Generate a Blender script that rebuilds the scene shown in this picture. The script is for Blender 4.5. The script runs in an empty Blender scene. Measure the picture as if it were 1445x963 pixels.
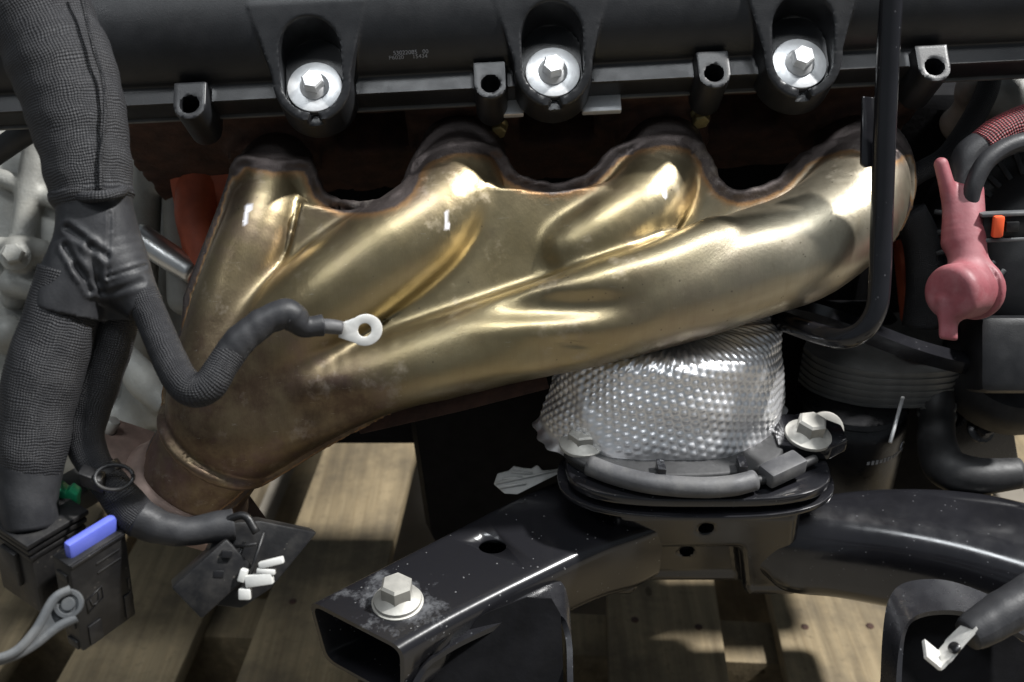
import bpy, bmesh, math, random
import numpy as np
from mathutils import Vector, Matrix
random.seed(7)
rng = np.random.default_rng(7)
sc = bpy.context.scene
COL = sc.collection
# ------------------------------------------------------------------ camera, world, lamps, exposure
PITCH = math.radians(30.0)
F = 1450.0                       # focal length in photograph pixels (photograph 1445 x 963)
CAMZ = 0.785                     # metres above the floor
cam_d = bpy.data.cameras.new('camera')
cam_d.sensor_width = 22.3
cam_d.lens = 22.3 * F / 1445.0
cam_d.clip_start = 0.02
cam_d.clip_end = 60.0
cam_d.dof.use_dof = True
cam_d.dof.focus_distance = 0.535
cam_d.dof.aperture_fstop = 6.3
cam = bpy.data.objects.new('camera', cam_d)
COL.objects.link(cam)
cam.location = (0, 0, CAMZ)
cam.rotation_euler = (math.pi / 2 - PITCH, 0, 0)
sc.camera = cam
world = bpy.data.worlds.new('World')
sc.world = world
world.use_nodes = True
world.node_tree.nodes['Background'].inputs[0].default_value = (0.80, 0.90, 1.0, 1)
world.node_tree.nodes['Background'].inputs[1].default_value = 0.15
def area(name, loc, target, size, watts, color, shape='DISK', size_y=None):
    l = bpy.data.lights.new(name, 'AREA')
    l.shape = shape
    l.size = size
    if size_y: l.size_y = size_y
    l.energy = watts
    l.color = color
    o = bpy.data.objects.new(name, l)
    COL.objects.link(o)
    o.location = loc
    o.rotation_euler = (Vector(target) - Vector(loc)).to_track_quat('-Z', 'Y').to_euler()
    return o
# ceiling lamps of the workshop: one right overhead, rows further off
area('ceiling_lamp', (1.56, 0.70, 2.66), (0.02, 0.52, 0.5), 0.15, 165, (1.0, 0.99, 0.97))
area('ceiling_lamp', (-0.1, -0.12, 3.1), (0, 0.5, 0.5), 1.3, 36, (0.93, 0.97, 1.0), 'RECTANGLE', 0.35)
area('ceiling_lamp', (-1.7, -1.1, 3.2), (0, 0.5, 0.5), 1.3, 12, (0.93, 0.97, 1.0), 'RECTANGLE', 0.35)
sc.view_settings.view_transform = 'Standard'
sc.view_settings.look = 'None'
sc.view_settings.exposure = 0.0
sc.view_settings.gamma = 1.0
sc.cycles.use_denoising = True
sc.cycles.max_bounces = 6

# ------------------------------------------------------------------ frames
# everything is laid out in millimetres in a frame turned by the camera's pitch (x right, y up, z back), then turned into world metres
SP, CP = math.sin(PITCH), math.cos(PITCH)
UP = np.array([0, CP, SP])        # world up
HZ = np.array([0, -SP, CP])       # world horizontal, towards the viewer
RT = np.array([1.0, 0, 0])
V3 = lambda *a: np.array(a, float)
def C(px, py, d):
    return np.array([(px - 722.5) / F * d, (481.5 - py) / F * d, -d], float)
def PZ(px, py, zr):               # point on the horizontal plane zr mm above the camera (negative: below)
    v = (481.5 - py) / F
    return C(px, py, zr / (-SP + v * CP))
def W(p):
    p = np.asarray(p, float) * 0.001
    x, y, z = p[..., 0], p[..., 1], p[..., 2]
    return np.stack([x, y * SP - z * CP, CAMZ + y * CP + z * SP], -1)
def nrm(v):
    v = np.asarray(v, float)
    return v / (np.linalg.norm(v) + 1e-12)
def basis(a, hint=None):
    a = nrm(a)
    h = np.asarray(hint, float) if hint is not None else (V3(0, 1, 0) if abs(a[1]) < 0.9 else V3(1, 0, 0))
    x = nrm(np.cross(h, a)); y = np.cross(a, x)
    return x, y, a
# bank frame of the engine: u along the head, v out of the exhaust face, w out of the valve cover
RO = math.radians(2.9)
BU = V3(math.cos(RO), math.sin(RO), 0)
BV0 = V3(0, -0.966, 0.2588); BW = V3(0, 0.2588, 0.966)
BV = nrm(BV0 - BU * np.dot(BV0, BU)); BW = np.cross(BU, -BV); BW = nrm(BW)
BO = C(780, 140, 540)
def B(u, v, w):
    return BO + np.multiply.outer(u, BU) + np.multiply.outer(v, BV) + np.multiply.outer(w, BW)
def bank_uv(px, py, w):           # (u, v) of the pixel on the plane w
    r = C(px, py, 1.0)
    t = (w + np.dot(BO, BW)) / np.dot(r, BW)
    q = r * t - BO
    return np.dot(q, BU), np.dot(q, BV)

# ------------------------------------------------------------------ objects
def tag(o, label=None, cat=None, group=None, kind=None):
    if label: o['label'] = label
    if cat: o['category'] = cat
    if group: o['group'] = group
    if kind: o['kind'] = kind
    return o
def thing(name, label, cat, base, group=None):
    o = bpy.data.objects.new(name, None)
    o.empty_display_size = 0.02
    COL.objects.link(o)
    o.location = W(base)
    o['wloc'] = [float(c) for c in W(base)]
    return tag(o, label, cat, group)
def add(name, verts, faces, mat, parent=None, smooth=True, uv=None, attr=None, auto=None):
    """one mesh object; verts in layout millimetres"""
    w = W(np.asarray(verts, float))
    c = (w.min(0) + w.max(0)) / 2
    me = bpy.data.meshes.new(name)
    me.from_pydata((w - c).tolist(), [], [list(map(int, f)) for f in faces])
    if uv is not None:
        l = me.uv_layers.new(name='UVMap')
        idx = np.zeros(len(me.loops), int); me.loops.foreach_get('vertex_index', idx)
        uvv = np.asarray(uv, float)
        if len(uvv) == len(me.loops): dat = uvv
        else: dat = uvv[idx]
        l.data.foreach_set('uv', dat.ravel())
    if attr is not None:
        for k, a in attr.items():
            at = me.attributes.new(k, 'FLOAT', 'POINT')
            at.data.foreach_set('value', np.asarray(a, float))
    me.materials.append(mat)
    if smooth: me.polygons.foreach_set('use_smooth', [True] * len(me.polygons))
    me.update()
    if auto is not None:
        me.set_sharp_from_angle(angle=math.radians(auto))
    o = bpy.data.objects.new(name, me)
    COL.objects.link(o)
    off = np.zeros(3)
    if parent is not None:
        o.parent = parent
        off = np.array(parent['wloc'])
    o.location = c - off
    o['wloc'] = [float(q) for q in c]
    return o
class MB:
    """collects pieces of one part"""
    def __init__(s): s.v = []; s.f = []; s.n = 0; s.uv = []
    def put(s, v, f, uv=None):
        v = np.asarray(v, float)
        s.v.append(v); s.f += [[i + s.n for i in q] for q in f]; s.n += len(v)
        s.uv.append(np.zeros((len(v), 2)) if uv is None else np.asarray(uv, float))
        return s
    def build(s, name, mat, parent=None, smooth=True, auto=35):
        return add(name, np.concatenate(s.v), s.f, mat, parent, smooth, uv=np.concatenate(s.uv), auto=auto)

# ------------------------------------------------------------------ shapes
def spline(pts, n=8):
    P = np.asarray(pts, float)
    if len(P) < 3:
        t = np.linspace(0, 1, n + 1)[:, None]
        return P[0] * (1 - t) + P[-1] * t
    Q = np.vstack([2 * P[0] - P[1], P, 2 * P[-1] - P[-2]])
    out = []
    for i in range(1, len(Q) - 2):
        p0, p1, p2, p3 = Q[i - 1], Q[i], Q[i + 1], Q[i + 2]
        for k in range(n):
            t = k / n
            out.append(0.5 * ((2 * p1) + (-p0 + p2) * t + (2 * p0 - 5 * p1 + 4 * p2 - p3) * t * t + (-p0 + 3 * p1 - 3 * p2 + p3) * t ** 3))
    out.append(P[-1])
    return np.array(out)
def path(pts, n=8):               # [(px, py, d, r)] -> points, radii
    a = np.array([list(C(p[0], p[1], p[2])) + [p[3]] for p in pts])
    s = spline(a, n)
    return s[:, :3], s[:, 3]
def tube(pts, rad, seg=20, caps=True, mod=None, flat=1.0):
    """swept tube with uv in millimetres (around, along); mod(i, ang, s) -> radius factor"""
    P = np.asarray(pts, float); n = len(P)
    R = np.full(n, rad) if np.isscalar(rad) else np.asarray(rad, float)
    T = np.gradient(P, axis=0); T /= np.linalg.norm(T, axis=1)[:, None] + 1e-12
    x, y, _ = basis(T[0])
    ln = np.concatenate([[0], np.cumsum(np.linalg.norm(np.diff(P, axis=0), axis=1))])
    vs, uvs, fs = [], [], []
    a = np.linspace(0, 2 * math.pi, seg + 1)
    for i in range(n):
        x = nrm(x - T[i] * np.dot(x, T[i])); y = np.cross(T[i], x)
        r = np.full(seg + 1, R[i])
        if mod is not None: r = r * mod(ln[i], a)
        vs.append(P[i] + np.outer(r * np.cos(a), x) + np.outer(r * np.sin(a) * flat, y))
        uvs.append(np.stack([a * R.mean(), np.full(seg + 1, ln[i])], -1))
    m = seg + 1
    for i in range(n - 1):
        for k in range(seg):
            fs.append([i * m + k, i * m + k + 1, (i + 1) * m + k + 1, (i + 1) * m + k])
    vs = np.concatenate(vs); uvs = np.concatenate(uvs)
    if caps:
        fs.append([k for k in range(seg)][::-1]); fs.append([(n - 1) * m + k for k in range(seg)])
    return vs, fs, uvs
def lathe(prof, org, axis, seg=28, hint=None, a0=0.0):
    x, y, z = basis(axis, hint)
    a = np.arange(seg) * 2 * math.pi / seg + a0
    ring = np.outer(np.cos(a), x) + np.outer(np.sin(a), y)
    vs = np.concatenate([org + r * ring + h * z for r, h in prof])
    fs = []
    for i in range(len(prof) - 1):
        for k in range(seg):
            k2 = (k + 1) % seg
            fs.append([i * seg + k, i * seg + k2, (i + 1) * seg + k2, (i + 1) * seg + k])
    fs.append(list(range(seg))[::-1]); fs.append([(len(prof) - 1) * seg + k for k in range(seg)])
    return vs, fs
def bm_out(bm):
    bm.verts.index_update()
    v = np.array([p.co[:] for p in bm.verts]); f = [[q.index for q in p.verts] for p in bm.faces]
    bm.free()
    return v, f
def box(c, ax, half, bev=0.0, taper=None, seg=2):
    """box with bevelled edges; ax: three axes, half: half sizes, taper: scale of the +third end"""
    bm = bmesh.new()
    bmesh.ops.create_cube(bm, size=2.0)
    for v in bm.verts:
        q = [v.co[i] * half[i] for i in range(3)]
        if taper and v.co[2] > 0: q[0] *= taper[0]; q[1] *= taper[1]
        v.co = q
    if bev: bmesh.ops.bevel(bm, geom=bm.edges[:], offset=bev, segments=seg, profile=0.5, affect='EDGES')
    v, f = bm_out(bm)
    if np.dot(np.cross(ax[0], ax[1]), ax[2]) < 0: f = [q[::-1] for q in f]
    return c + v @ np.array([nrm(a) for a in ax]), f
def prism(poly, org, ax, depth, bev=0.0, holes=()):
    """polygon (mm in ax[0], ax[1]) extruded along ax[2]; round holes (x, y, r)"""
    bm = bmesh.new()
    def loop(pts): 
        vv = [bm.verts.new((p[0], p[1], 0)) for p in pts]
        return [bm.edges.new((vv[i], vv[(i + 1) % len(vv)])) for i in range(len(vv))]
    es = loop(poly)
    for hx, hy, hr in holes:
        es += loop([(hx + hr * math.cos(t), hy + hr * math.sin(t)) for t in np.linspace(0, 2 * math.pi, 20, endpoint=False)])
    bmesh.ops.triangle_fill(bm, use_beauty=True, edges=es)
    r = bmesh.ops.extrude_face_region(bm, geom=bm.faces[:])
    for g in r['geom']:
        if isinstance(g, bmesh.types.BMVert): g.co.z += depth
    bmesh.ops.recalc_face_normals(bm, faces=bm.faces[:])
    if bev:
        ed = [e for e in bm.edges if len(e.link_faces) == 2 and e.calc_face_angle(0) > 0.6]
        bmesh.ops.bevel(bm, geom=ed, offset=bev, segments=2, profile=0.5, affect='EDGES')
    v, f = bm_out(bm)
    if np.dot(np.cross(ax[0], ax[1]), ax[2]) < 0: f = [q[::-1] for q in f]
    return org + v @ np.array([nrm(a) for a in ax]), f
def round_loop(q, r, n=4):
    """rounded loop from four corner points"""
    out = []
    for i in range(4):
        p, a, b = q[i], q[i - 1], q[(i + 1) % 4]
        da, db = a - p, b - p
        ra = min(r, 0.45 * np.linalg.norm(da)); rb = min(r, 0.45 * np.linalg.norm(db))
        s, e = p + nrm(da) * ra, p + nrm(db) * rb
        for k in range(n + 1):
            t = k / n
            out.append((1 - t) ** 2 * s + 2 * t * (1 - t) * p + t * t * e)
    return np.array(out)
def loft(loops, close_a=True, close_b=True):
    m = len(loops[0]); vs = np.concatenate(loops); fs = []
    for i in range(len(loops) - 1):
        for k in range(m):
            k2 = (k + 1) % m
            fs.append([i * m + k, (i + 1) * m + k, (i + 1) * m + k2, i * m + k2])
    if close_a: fs.append(list(range(m)))
    if close_b: fs.append([(len(loops) - 1) * m + k for k in range(m)][::-1])
    return vs, fs
def sheet(grid, th, dirn=None):
    """grid of points (n, m, 3) given a thickness along its normals"""
    G = np.asarray(grid, float); n, m = G.shape[:2]
    du = np.gradient(G, axis=0); dv = np.gradient(G, axis=1)
    N = np.cross(du, dv); N /= np.linalg.norm(N, axis=2)[..., None] + 1e-12
    A = G.reshape(-1, 3); Bk = (G - N * th).reshape(-1, 3)
    vs = np.concatenate([A, Bk]); o = n * m; fs = []
    for i in range(n - 1):
        for j in range(m - 1):
            a, b, c, d = i * m + j, (i + 1) * m + j, (i + 1) * m + j + 1, i * m + j + 1
            fs.append([a, b, c, d]); fs.append([o + d, o + c, o + b, o + a])
    rim = [(i * m, (i + 1) * m) for i in range(n - 1)][::-1]
    for i in range(n - 1):
        a, b = i * m, (i + 1) * m; fs.append([b, a, o + a, o + b])
        a, b = i * m + m - 1, (i + 1) * m + m - 1; fs.append([a, b, o + b, o + a])
    for j in range(m - 1):
        a, b = j, j + 1; fs.append([a, b, o + b, o + a])
        a, b = (n - 1) * m + j, (n - 1) * m + j + 1; fs.append([b, a, o + a, o + b])
    return vs, fs
# ------------------------------------------------------------------ signed-distance modelling
def smin(a, b, k):
    h = np.clip(0.5 + 0.5 * (b - a) / k, 0, 1)
    return b * (1 - h) + a * h - k * h * (1 - h)
def smax(a, b, k): return -smin(-a, -b, k)
def seg_d(P, a, b, ra, rb):
    ab = b - a
    t = np.clip(((P - a) @ ab) / (ab @ ab + 1e-9), 0, 1)
    q = P - a - t[..., None] * ab
    return np.sqrt((q * q).sum(-1)) - (ra + (rb - ra) * t)
def chain_d(P, pts, rad):
    d = None
    for i in range(len(pts) - 1):
        e = seg_d(P, pts[i], pts[i + 1], rad[i], rad[i + 1])
        d = e if d is None else np.minimum(d, e)
    return d
def box_d(P, c, ax, half, r=0.0):
    q = np.abs((P - c) @ np.array([nrm(a) for a in ax]).T) - (np.array(half) - r)
    return np.sqrt((np.maximum(q, 0) ** 2).sum(-1)) + np.minimum(q.max(-1), 0) - r
def poly_d(X, Y, poly):
    poly = np.asarray(poly, float)
    d = np.full(X.shape, 1e9); ins = np.zeros(X.shape, bool)
    for i in range(len(poly)):
        a, b = poly[i], poly[(i + 1) % len(poly)]
        ex, ey = b - a
        wx, wy = X - a[0], Y - a[1]
        t = np.clip((wx * ex + wy * ey) / (ex * ex + ey * ey + 1e-9), 0, 1)
        d = np.minimum(d, (wx - ex * t) ** 2 + (wy - ey * t) ** 2)
        c = ((a[1] <= Y) != (b[1] <= Y))
        xi = a[0] + (Y - a[1]) * ex / (ey if abs(ey) > 1e-9 else 1e-9)
        ins ^= c & (X < xi)
    d = np.sqrt(d)
    return np.where(ins, -d, d)
def nets(f, lo, hi, h, it=3):
    """surface nets of f on a grid, then pulled on to the surface"""
    ax = [np.arange(lo[i], hi[i] + h, h) for i in range(3)]
    n = [len(a) for a in ax]
    K = 4
    nb = [-(-m // K) for m in n]
    bx = [lo[i] + (np.arange(nb[i]) * K + (K - 1) / 2) * h for i in range(3)]
    g = np.stack(np.meshgrid(*bx, indexing='ij'), -1)
    Fc = f(g.reshape(-1, 3)).reshape(nb)
    near = np.argwhere(np.abs(Fc) < K * h * 1.6 + 1.5)
    Fb = np.repeat(np.repeat(np.repeat(Fc, K, 0), K, 1), K, 2)
    off = np.stack(np.meshgrid(*[np.arange(K)] * 3, indexing='ij'), -1).reshape(-1, 3)
    for i in range(0, len(near), 6000):
        ix = (near[i:i + 6000, None, :] * K + off[None]).reshape(-1, 3)
        Fb[tuple(ix.T)] = f(np.array(lo) + ix * h)
    Fv = Fb[:n[0], :n[1], :n[2]]
    S = Fv < 0
    cor = [(a, b, c) for a in (0, 1) for b in (0, 1) for c in (0, 1)]
    sl = lambda A, c: A[c[0]:n[0] - 1 + c[0], c[1]:n[1] - 1 + c[1], c[2]:n[2] - 1 + c[2]]
    cnt = sum(sl(S, c).astype(np.int8) for c in cor)
    act = (cnt > 0) & (cnt < 8)
    idx = np.argwhere(act)
    vid = np.full(act.shape, -1, np.int64); vid[act] = np.arange(len(idx))
    vals = np.stack([sl(Fv, c)[act] for c in cor], -1)
    acc = np.zeros((len(idx), 3)); num = np.zeros(len(idx))
    for i, ci in enumerate(cor):
        for j, cj in enumerate(cor):
            if j <= i or sum(abs(ci[k] - cj[k]) for k in range(3)) != 1: continue
            a, b = vals[:, i], vals[:, j]
            m = (a < 0) != (b < 0)
            t = np.where(m, a / np.where(m, a - b, 1), 0)
            p = np.array(ci) + t[:, None] * (np.array(cj) - np.array(ci))
            acc += np.where(m[:, None], p, 0); num += m
    P = (idx + acc / num[:, None]) * h + np.array(lo)
    fs = []
    for axis in range(3):
        o1, o2 = [(1, 2), (2, 0), (0, 1)][axis]
        s0 = [slice(None)] * 3; s1 = [slice(None)] * 3
        s0[axis] = slice(0, -1); s1[axis] = slice(1, None)
        A, Bq = S[tuple(s0)], S[tuple(s1)]
        e = np.argwhere(A != Bq)
        e = e[(e[:, o1] > 0) & (e[:, o2] > 0) & (e[:, o1] < n[o1] - 1) & (e[:, o2] < n[o2] - 1)]
        flip = A[tuple(e.T)]
        def at(d1, d2):
            q = e.copy(); q[:, o1] += d1; q[:, o2] += d2
            return vid[tuple(q.T)]
        q = np.stack([at(-1, -1), at(0, -1), at(0, 0), at(-1, 0)], -1)
        q[~flip] = q[~flip][:, ::-1]
        fs.append(q)
    fs = np.concatenate(fs)
    fs = fs[(fs >= 0).all(1)]
    E = 0.15
    for _ in range(it):
        d = f(P)
        g = np.stack([(f(P + E * e_) - f(P - E * e_)) / (2 * E) for e_ in np.eye(3)], -1)
        st_ = -d[:, None] * g / np.maximum((g * g).sum(-1), 0.2)[:, None]
        l = np.linalg.norm(st_, axis=1)
        st_ *= np.minimum(1, 0.6 * h / np.maximum(l, 1e-9))[:, None]
        P = P + st_
    return P, fs.tolist()
def vnoise(P, s, seed=0):
    """cheap smooth noise in about -1..1"""
    r = np.random.default_rng(seed); out = 0
    for k in range(5):
        w = r.normal(size=3); w *= (0.7 + 0.6 * r.random()) / np.linalg.norm(w)
        out = out + np.sin((P @ w) * 2 * math.pi / s + r.random() * 6.28)
    return out / 3.0

# ------------------------------------------------------------------ materials
class NT:
    def __init__(s, name):
        s.m = bpy.data.materials.new(name); s.m.use_nodes = True
        s.t = s.m.node_tree; s.b = s.t.nodes['Principled BSDF']
    def n(s, typ, **kw):
        x = s.t.nodes.new(typ)
        for k, v in kw.items():
            if k in ('ins',):
                for a, b in v.items():
                    if isinstance(b, bpy.types.NodeSocket): s.t.links.new(b, x.inputs[a])
                    else: x.inputs[a].default_value = b
            else: setattr(x, k, v)
        return x
    def link(s, a, b): s.t.links.new(a, b)
    def math(s, op, a, b=None, c=None, clamp=False):
        x = s.n('ShaderNodeMath', operation=op, use_clamp=clamp)
        for i, q in enumerate((a, b, c)):
            if q is None: continue
            if isinstance(q, bpy.types.NodeSocket): s.link(q, x.inputs[i])
            else: x.inputs[i].default_value = q
        return x.outputs[0]
    def obj(s): return s.n('ShaderNodeTexCoord').outputs['Object']
    def uv(s): return s.n('ShaderNodeTexCoord').outputs['UV']
    def mapped(s, vec, scale=(1, 1, 1), loc=(0, 0, 0), rot=(0, 0, 0)):
        return s.n('ShaderNodeMapping', ins={'Vector': vec, 'Scale': scale, 'Location': loc, 'Rotation': rot}).outputs[0]
    def noise(s, vec, scale, detail=4, rough=0.55):
        return s.n('ShaderNodeTexNoise', ins={'Vector': vec, 'Scale': scale, 'Detail': detail, 'Roughness': rough}).outputs['Fac']
    def ramp(s, fac, p0, p1, c0=(0, 0, 0, 1), c1=(1, 1, 1, 1)):
        x = s.n('ShaderNodeValToRGB', ins={'Fac': fac})
        x.color_ramp.elements[0].position = p0; x.color_ramp.elements[1].position = p1
        x.color_ramp.elements[0].color = c0; x.color_ramp.elements[1].color = c1
        return x.outputs[0]
    def mix(s, fac, a, b):
        x = s.n('ShaderNodeMix', data_type='RGBA')
        for i, q in ((0, fac), (6, a), (7, b)):
            if isinstance(q, bpy.types.NodeSocket): s.link(q, x.inputs[i])
            else: x.inputs[i].default_value = q if i == 0 or len(q) == 4 else (*q, 1)
        return x.outputs[2]
    def bump(s, h, strength, dist=0.0005, normal=None):
        x = s.n('ShaderNodeBump', ins={'Height': h, 'Strength': strength, 'Distance': dist})
        if normal is not None: s.link(normal, x.inputs['Normal'])
        return x.outputs[0]
    def set(s, **kw):
        for k, v in kw.items():
            i = s.b.inputs[{'color': 'Base Color', 'rough': 'Roughness', 'metal': 'Metallic', 'normal': 'Normal', 'spec': 'Specular IOR Level', 'coat': 'Coat Weight', 'coat_r': 'Coat Roughness'}[k]]
            if isinstance(v, bpy.types.NodeSocket): s.link(v, i)
            else: i.default_value = (*v, 1) if isinstance(v, tuple) and len(v) == 3 else v
        return s.m
def plain(name, col, rough=0.5, metal=0.0, var=0.25, scale=60, bump=0.15, bscale=500, dust=0.0, dustcol=(0.30, 0.28, 0.25), bdist=0.0004, spec=0.5, speck=0.0, coat=0.0):
    t = NT(name); o = t.obj()
    n1 = t.noise(o, scale, 5)
    c = t.mix(t.ramp(n1, 0.3, 0.7), tuple(q * (1 - var) for q in col), tuple(min(1, q * (1 + var)) for q in col))
    r = t.math('MULTIPLY_ADD', t.noise(o, scale * 3, 4), 0.25, rough - 0.12)
    if dust:
        dm = t.math('MULTIPLY', t.ramp(t.noise(o, scale * 0.8, 8, 0.7), 0.46, 0.74), dust)
        c = t.mix(dm, c, dustcol); r = t.math('ADD', r, t.math('MULTIPLY', dm, 0.4))
    if speck:
        v = t.n('ShaderNodeTexVoronoi', ins={'Vector': o, 'Scale': 260.0}).outputs['Distance']
        sm = t.math('MULTIPLY', t.math('LESS_THAN', v, 0.13), t.math('GREATER_THAN', t.noise(o, 90, 3), 0.53))
        c = t.mix(t.math('MULTIPLY', sm, speck), c, dustcol)
    nb = t.bump(t.noise(o, bscale, 4), bump, bdist)
    return t.set(color=c, rough=r, metal=metal, normal=nb, spec=spec, coat=coat)
def braid(name, dark, light, pitch=1.7, dust=0.0, rough=0.6):
    """woven sleeve: uv in millimetres"""
    t = NT(name); u0 = t.uv()
    wn = t.n('ShaderNodeTexNoise', ins={'Vector': u0, 'Scale': 0.12, 'Detail': 3.0}).outputs['Color']
    wv = t.n('ShaderNodeVectorMath', operation='MULTIPLY_ADD', ins={0: wn, 1: (3.0, 3.0, 0.0), 2: u0}).outputs[0]
    sx = t.n('ShaderNodeSeparateXYZ', ins={0: wv})
    a = t.math('MULTIPLY', sx.outputs[0], math.pi / pitch); b = t.math('MULTIPLY', sx.outputs[1], math.pi / pitch)
    s1 = t.math('SINE', t.math('ADD', a, b)); s2 = t.math('SINE', t.math('SUBTRACT', a, b))
    h = t.math('MULTIPLY', t.math('MULTIPLY', s1, s2), 0.5)
    h = t.math('ADD', h, 0.5)
    o = t.obj()
    nz = t.noise(o, 140, 5, 0.65)
    f = t.math('MULTIPLY', t.ramp(h, 0.50, 0.85), t.math('MULTIPLY_ADD', nz, 1.5, -0.15, clamp=True))
    c = t.mix(f, dark, light)
    if dust:
        c = t.mix(t.math('MULTIPLY', t.ramp(t.noise(o, 60, 7, 0.7), 0.5, 0.75), dust), c, (0.22, 0.21, 0.2))
    return t.set(color=c, rough=rough, normal=t.bump(h, 0.8, 0.0006), spec=0.4)
M = {}
M['plastic'] = plain('black_moulded_plastic', (0.010, 0.0105, 0.012), 0.40, 0, 0.2, 40, 0.25, 1400, 0.05, (0.10, 0.10, 0.11), 0.0003)
M['print'] = plain('grey_inkjet_print', (0.30, 0.31, 0.34), 0.7, 0, 0.4, 900, 0.0)
M['zinc'] = plain('zinc_plated_steel', (0.68, 0.69, 0.70), 0.4, 0.5, 0.16, 120, 0.12, 700, 0.25, (0.35, 0.34, 0.32))
M['dullbolt'] = plain('dull_grey_phosphate', (0.40, 0.39, 0.36), 0.55, 0.55, 0.15, 120, 0.1, 700, 0.3, (0.42, 0.40, 0.36))
M['yellowzinc'] = plain('yellow_zinc', (0.36, 0.30, 0.14), 0.5, 0.6, 0.3, 150)
M['rust'] = plain('rusty_cast_iron', (0.050, 0.022, 0.014), 0.8, 0.0, 0.5, 90, 0.5, 400, 0.2, (0.06, 0.05, 0.045), 0.0008)
M['black_iron'] = plain('black_block_casting', (0.005, 0.005, 0.006), 0.75, 0.0, 0.4, 60, 0.4, 300, 0.1, (0.02, 0.018, 0.016), 0.0004, 0.12)
M['redpaint'] = plain('orange_red_block_paint', (0.42, 0.085, 0.035), 0.55, 0, 0.3, 60, 0.3, 300, 0.25, (0.25, 0.14, 0.10))
M['castalu'] = plain('cast_aluminium', (0.30, 0.30, 0.28), 0.5, 0.2, 0.35, 28, 0.5, 500, 0.5, (0.30, 0.28, 0.23), 0.0006)
M['alubright'] = plain('bright_machined_aluminium', (0.75, 0.75, 0.74), 0.32, 0.9, 0.1, 80, 0.2, 300)
M['blackpaint'] = plain('black_gloss_paint', (0.010, 0.010, 0.012), 0.16, 0.0, 0.25, 30, 0.06, 120, 0.0, (0.18, 0.18, 0.19), 0.0004, 0.6, 0.22)
M['gummed'] = plain('black_paint_with_chalky_wash', (0.012, 0.012, 0.014), 0.26, 0.0, 0.25, 30, 0.12, 160, 0.05, (0.24, 0.25, 0.27), 0.0004, 0.6, 0.25)
M['rubber'] = plain('black_rubber', (0.014, 0.014, 0.015), 0.55, 0, 0.3, 60, 0.25, 500, 0.2, (0.12, 0.12, 0.12))
M['greyrubber'] = plain('dusty_grey_rubber', (0.06, 0.06, 0.064), 0.55, 0, 0.25, 70, 0.4, 400, 0.5, (0.17, 0.165, 0.155))
M['tape'] = plain('dark_grey_cloth_tape', (0.022, 0.0225, 0.025), 0.5, 0, 0.18, 60, 0.25, 900, 0.12, (0.16, 0.16, 0.16), spec=0.28)
M['conn'] = plain('black_connector_plastic', (0.009, 0.009, 0.010), 0.40, 0, 0.25, 60, 0.25, 500, 0.22, (0.10, 0.092, 0.08), 0.0003, 0.35, 0.5)
M['conngrey'] = plain('grey_lever_plastic', (0.075, 0.08, 0.085), 0.5, 0, 0.2, 60, 0.2, 500, 0.3, (0.28, 0.27, 0.25))
M['blue'] = plain('blue_lock_plastic', (0.10, 0.13, 0.55), 0.45, 0, 0.08, 60, 0.1, 500, 0.1, (0.35, 0.35, 0.5))
M['green'] = plain('green_clip_plastic', (0.012, 0.25, 0.11), 0.45, 0, 0.15, 60, 0.1)
M['white'] = plain('white_plastic', (0.58, 0.58, 0.56), 0.5, 0, 0.15, 90, 0.2, 400, 0.5, (0.40, 0.39, 0.36))
M['orange'] = plain('orange_lock_plastic', (0.75, 0.10, 0.03), 0.45, 0, 0.1, 60, 0.1)
M['pink'] = plain('faded_red_rubber', (0.22, 0.058, 0.070), 0.55, 0, 0.25, 55, 0.3, 400, 0.6, (0.30, 0.16, 0.17))
M['ribalu'] = plain('dark_grey_aluminium', (0.16, 0.16, 0.155), 0.5, 0.4, 0.2, 80, 0.3, 500)
M['filter'] = plain('satin_black_can', (0.008, 0.008, 0.009), 0.3, 0, 0.2, 60, 0.05)
M['concrete'] = plain('concrete', (0.20, 0.18, 0.15), 0.9, 0, 0.25, 12, 0.4, 150, 0.3, (0.12, 0.11, 0.10))
M['tin'] = plain('tinned_copper', (0.76, 0.75, 0.72), 0.36, 0.5, 0.12, 150, 0.2, 400, 0.3, (0.5, 0.48, 0.44))
M['braid'] = braid('black_woven_sleeve', (0.010, 0.010, 0.012), (0.048, 0.050, 0.056), 1.15, 0.04)
M['braid_fine'] = braid('black_fine_woven_sleeve', (0.009, 0.009, 0.011), (0.034, 0.036, 0.041), 1.0, 0.03)
M['braid_red'] = braid('red_woven_sleeve', (0.035, 0.004, 0.006), (0.40, 0.05, 0.06), 1.5, 0.1)
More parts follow.
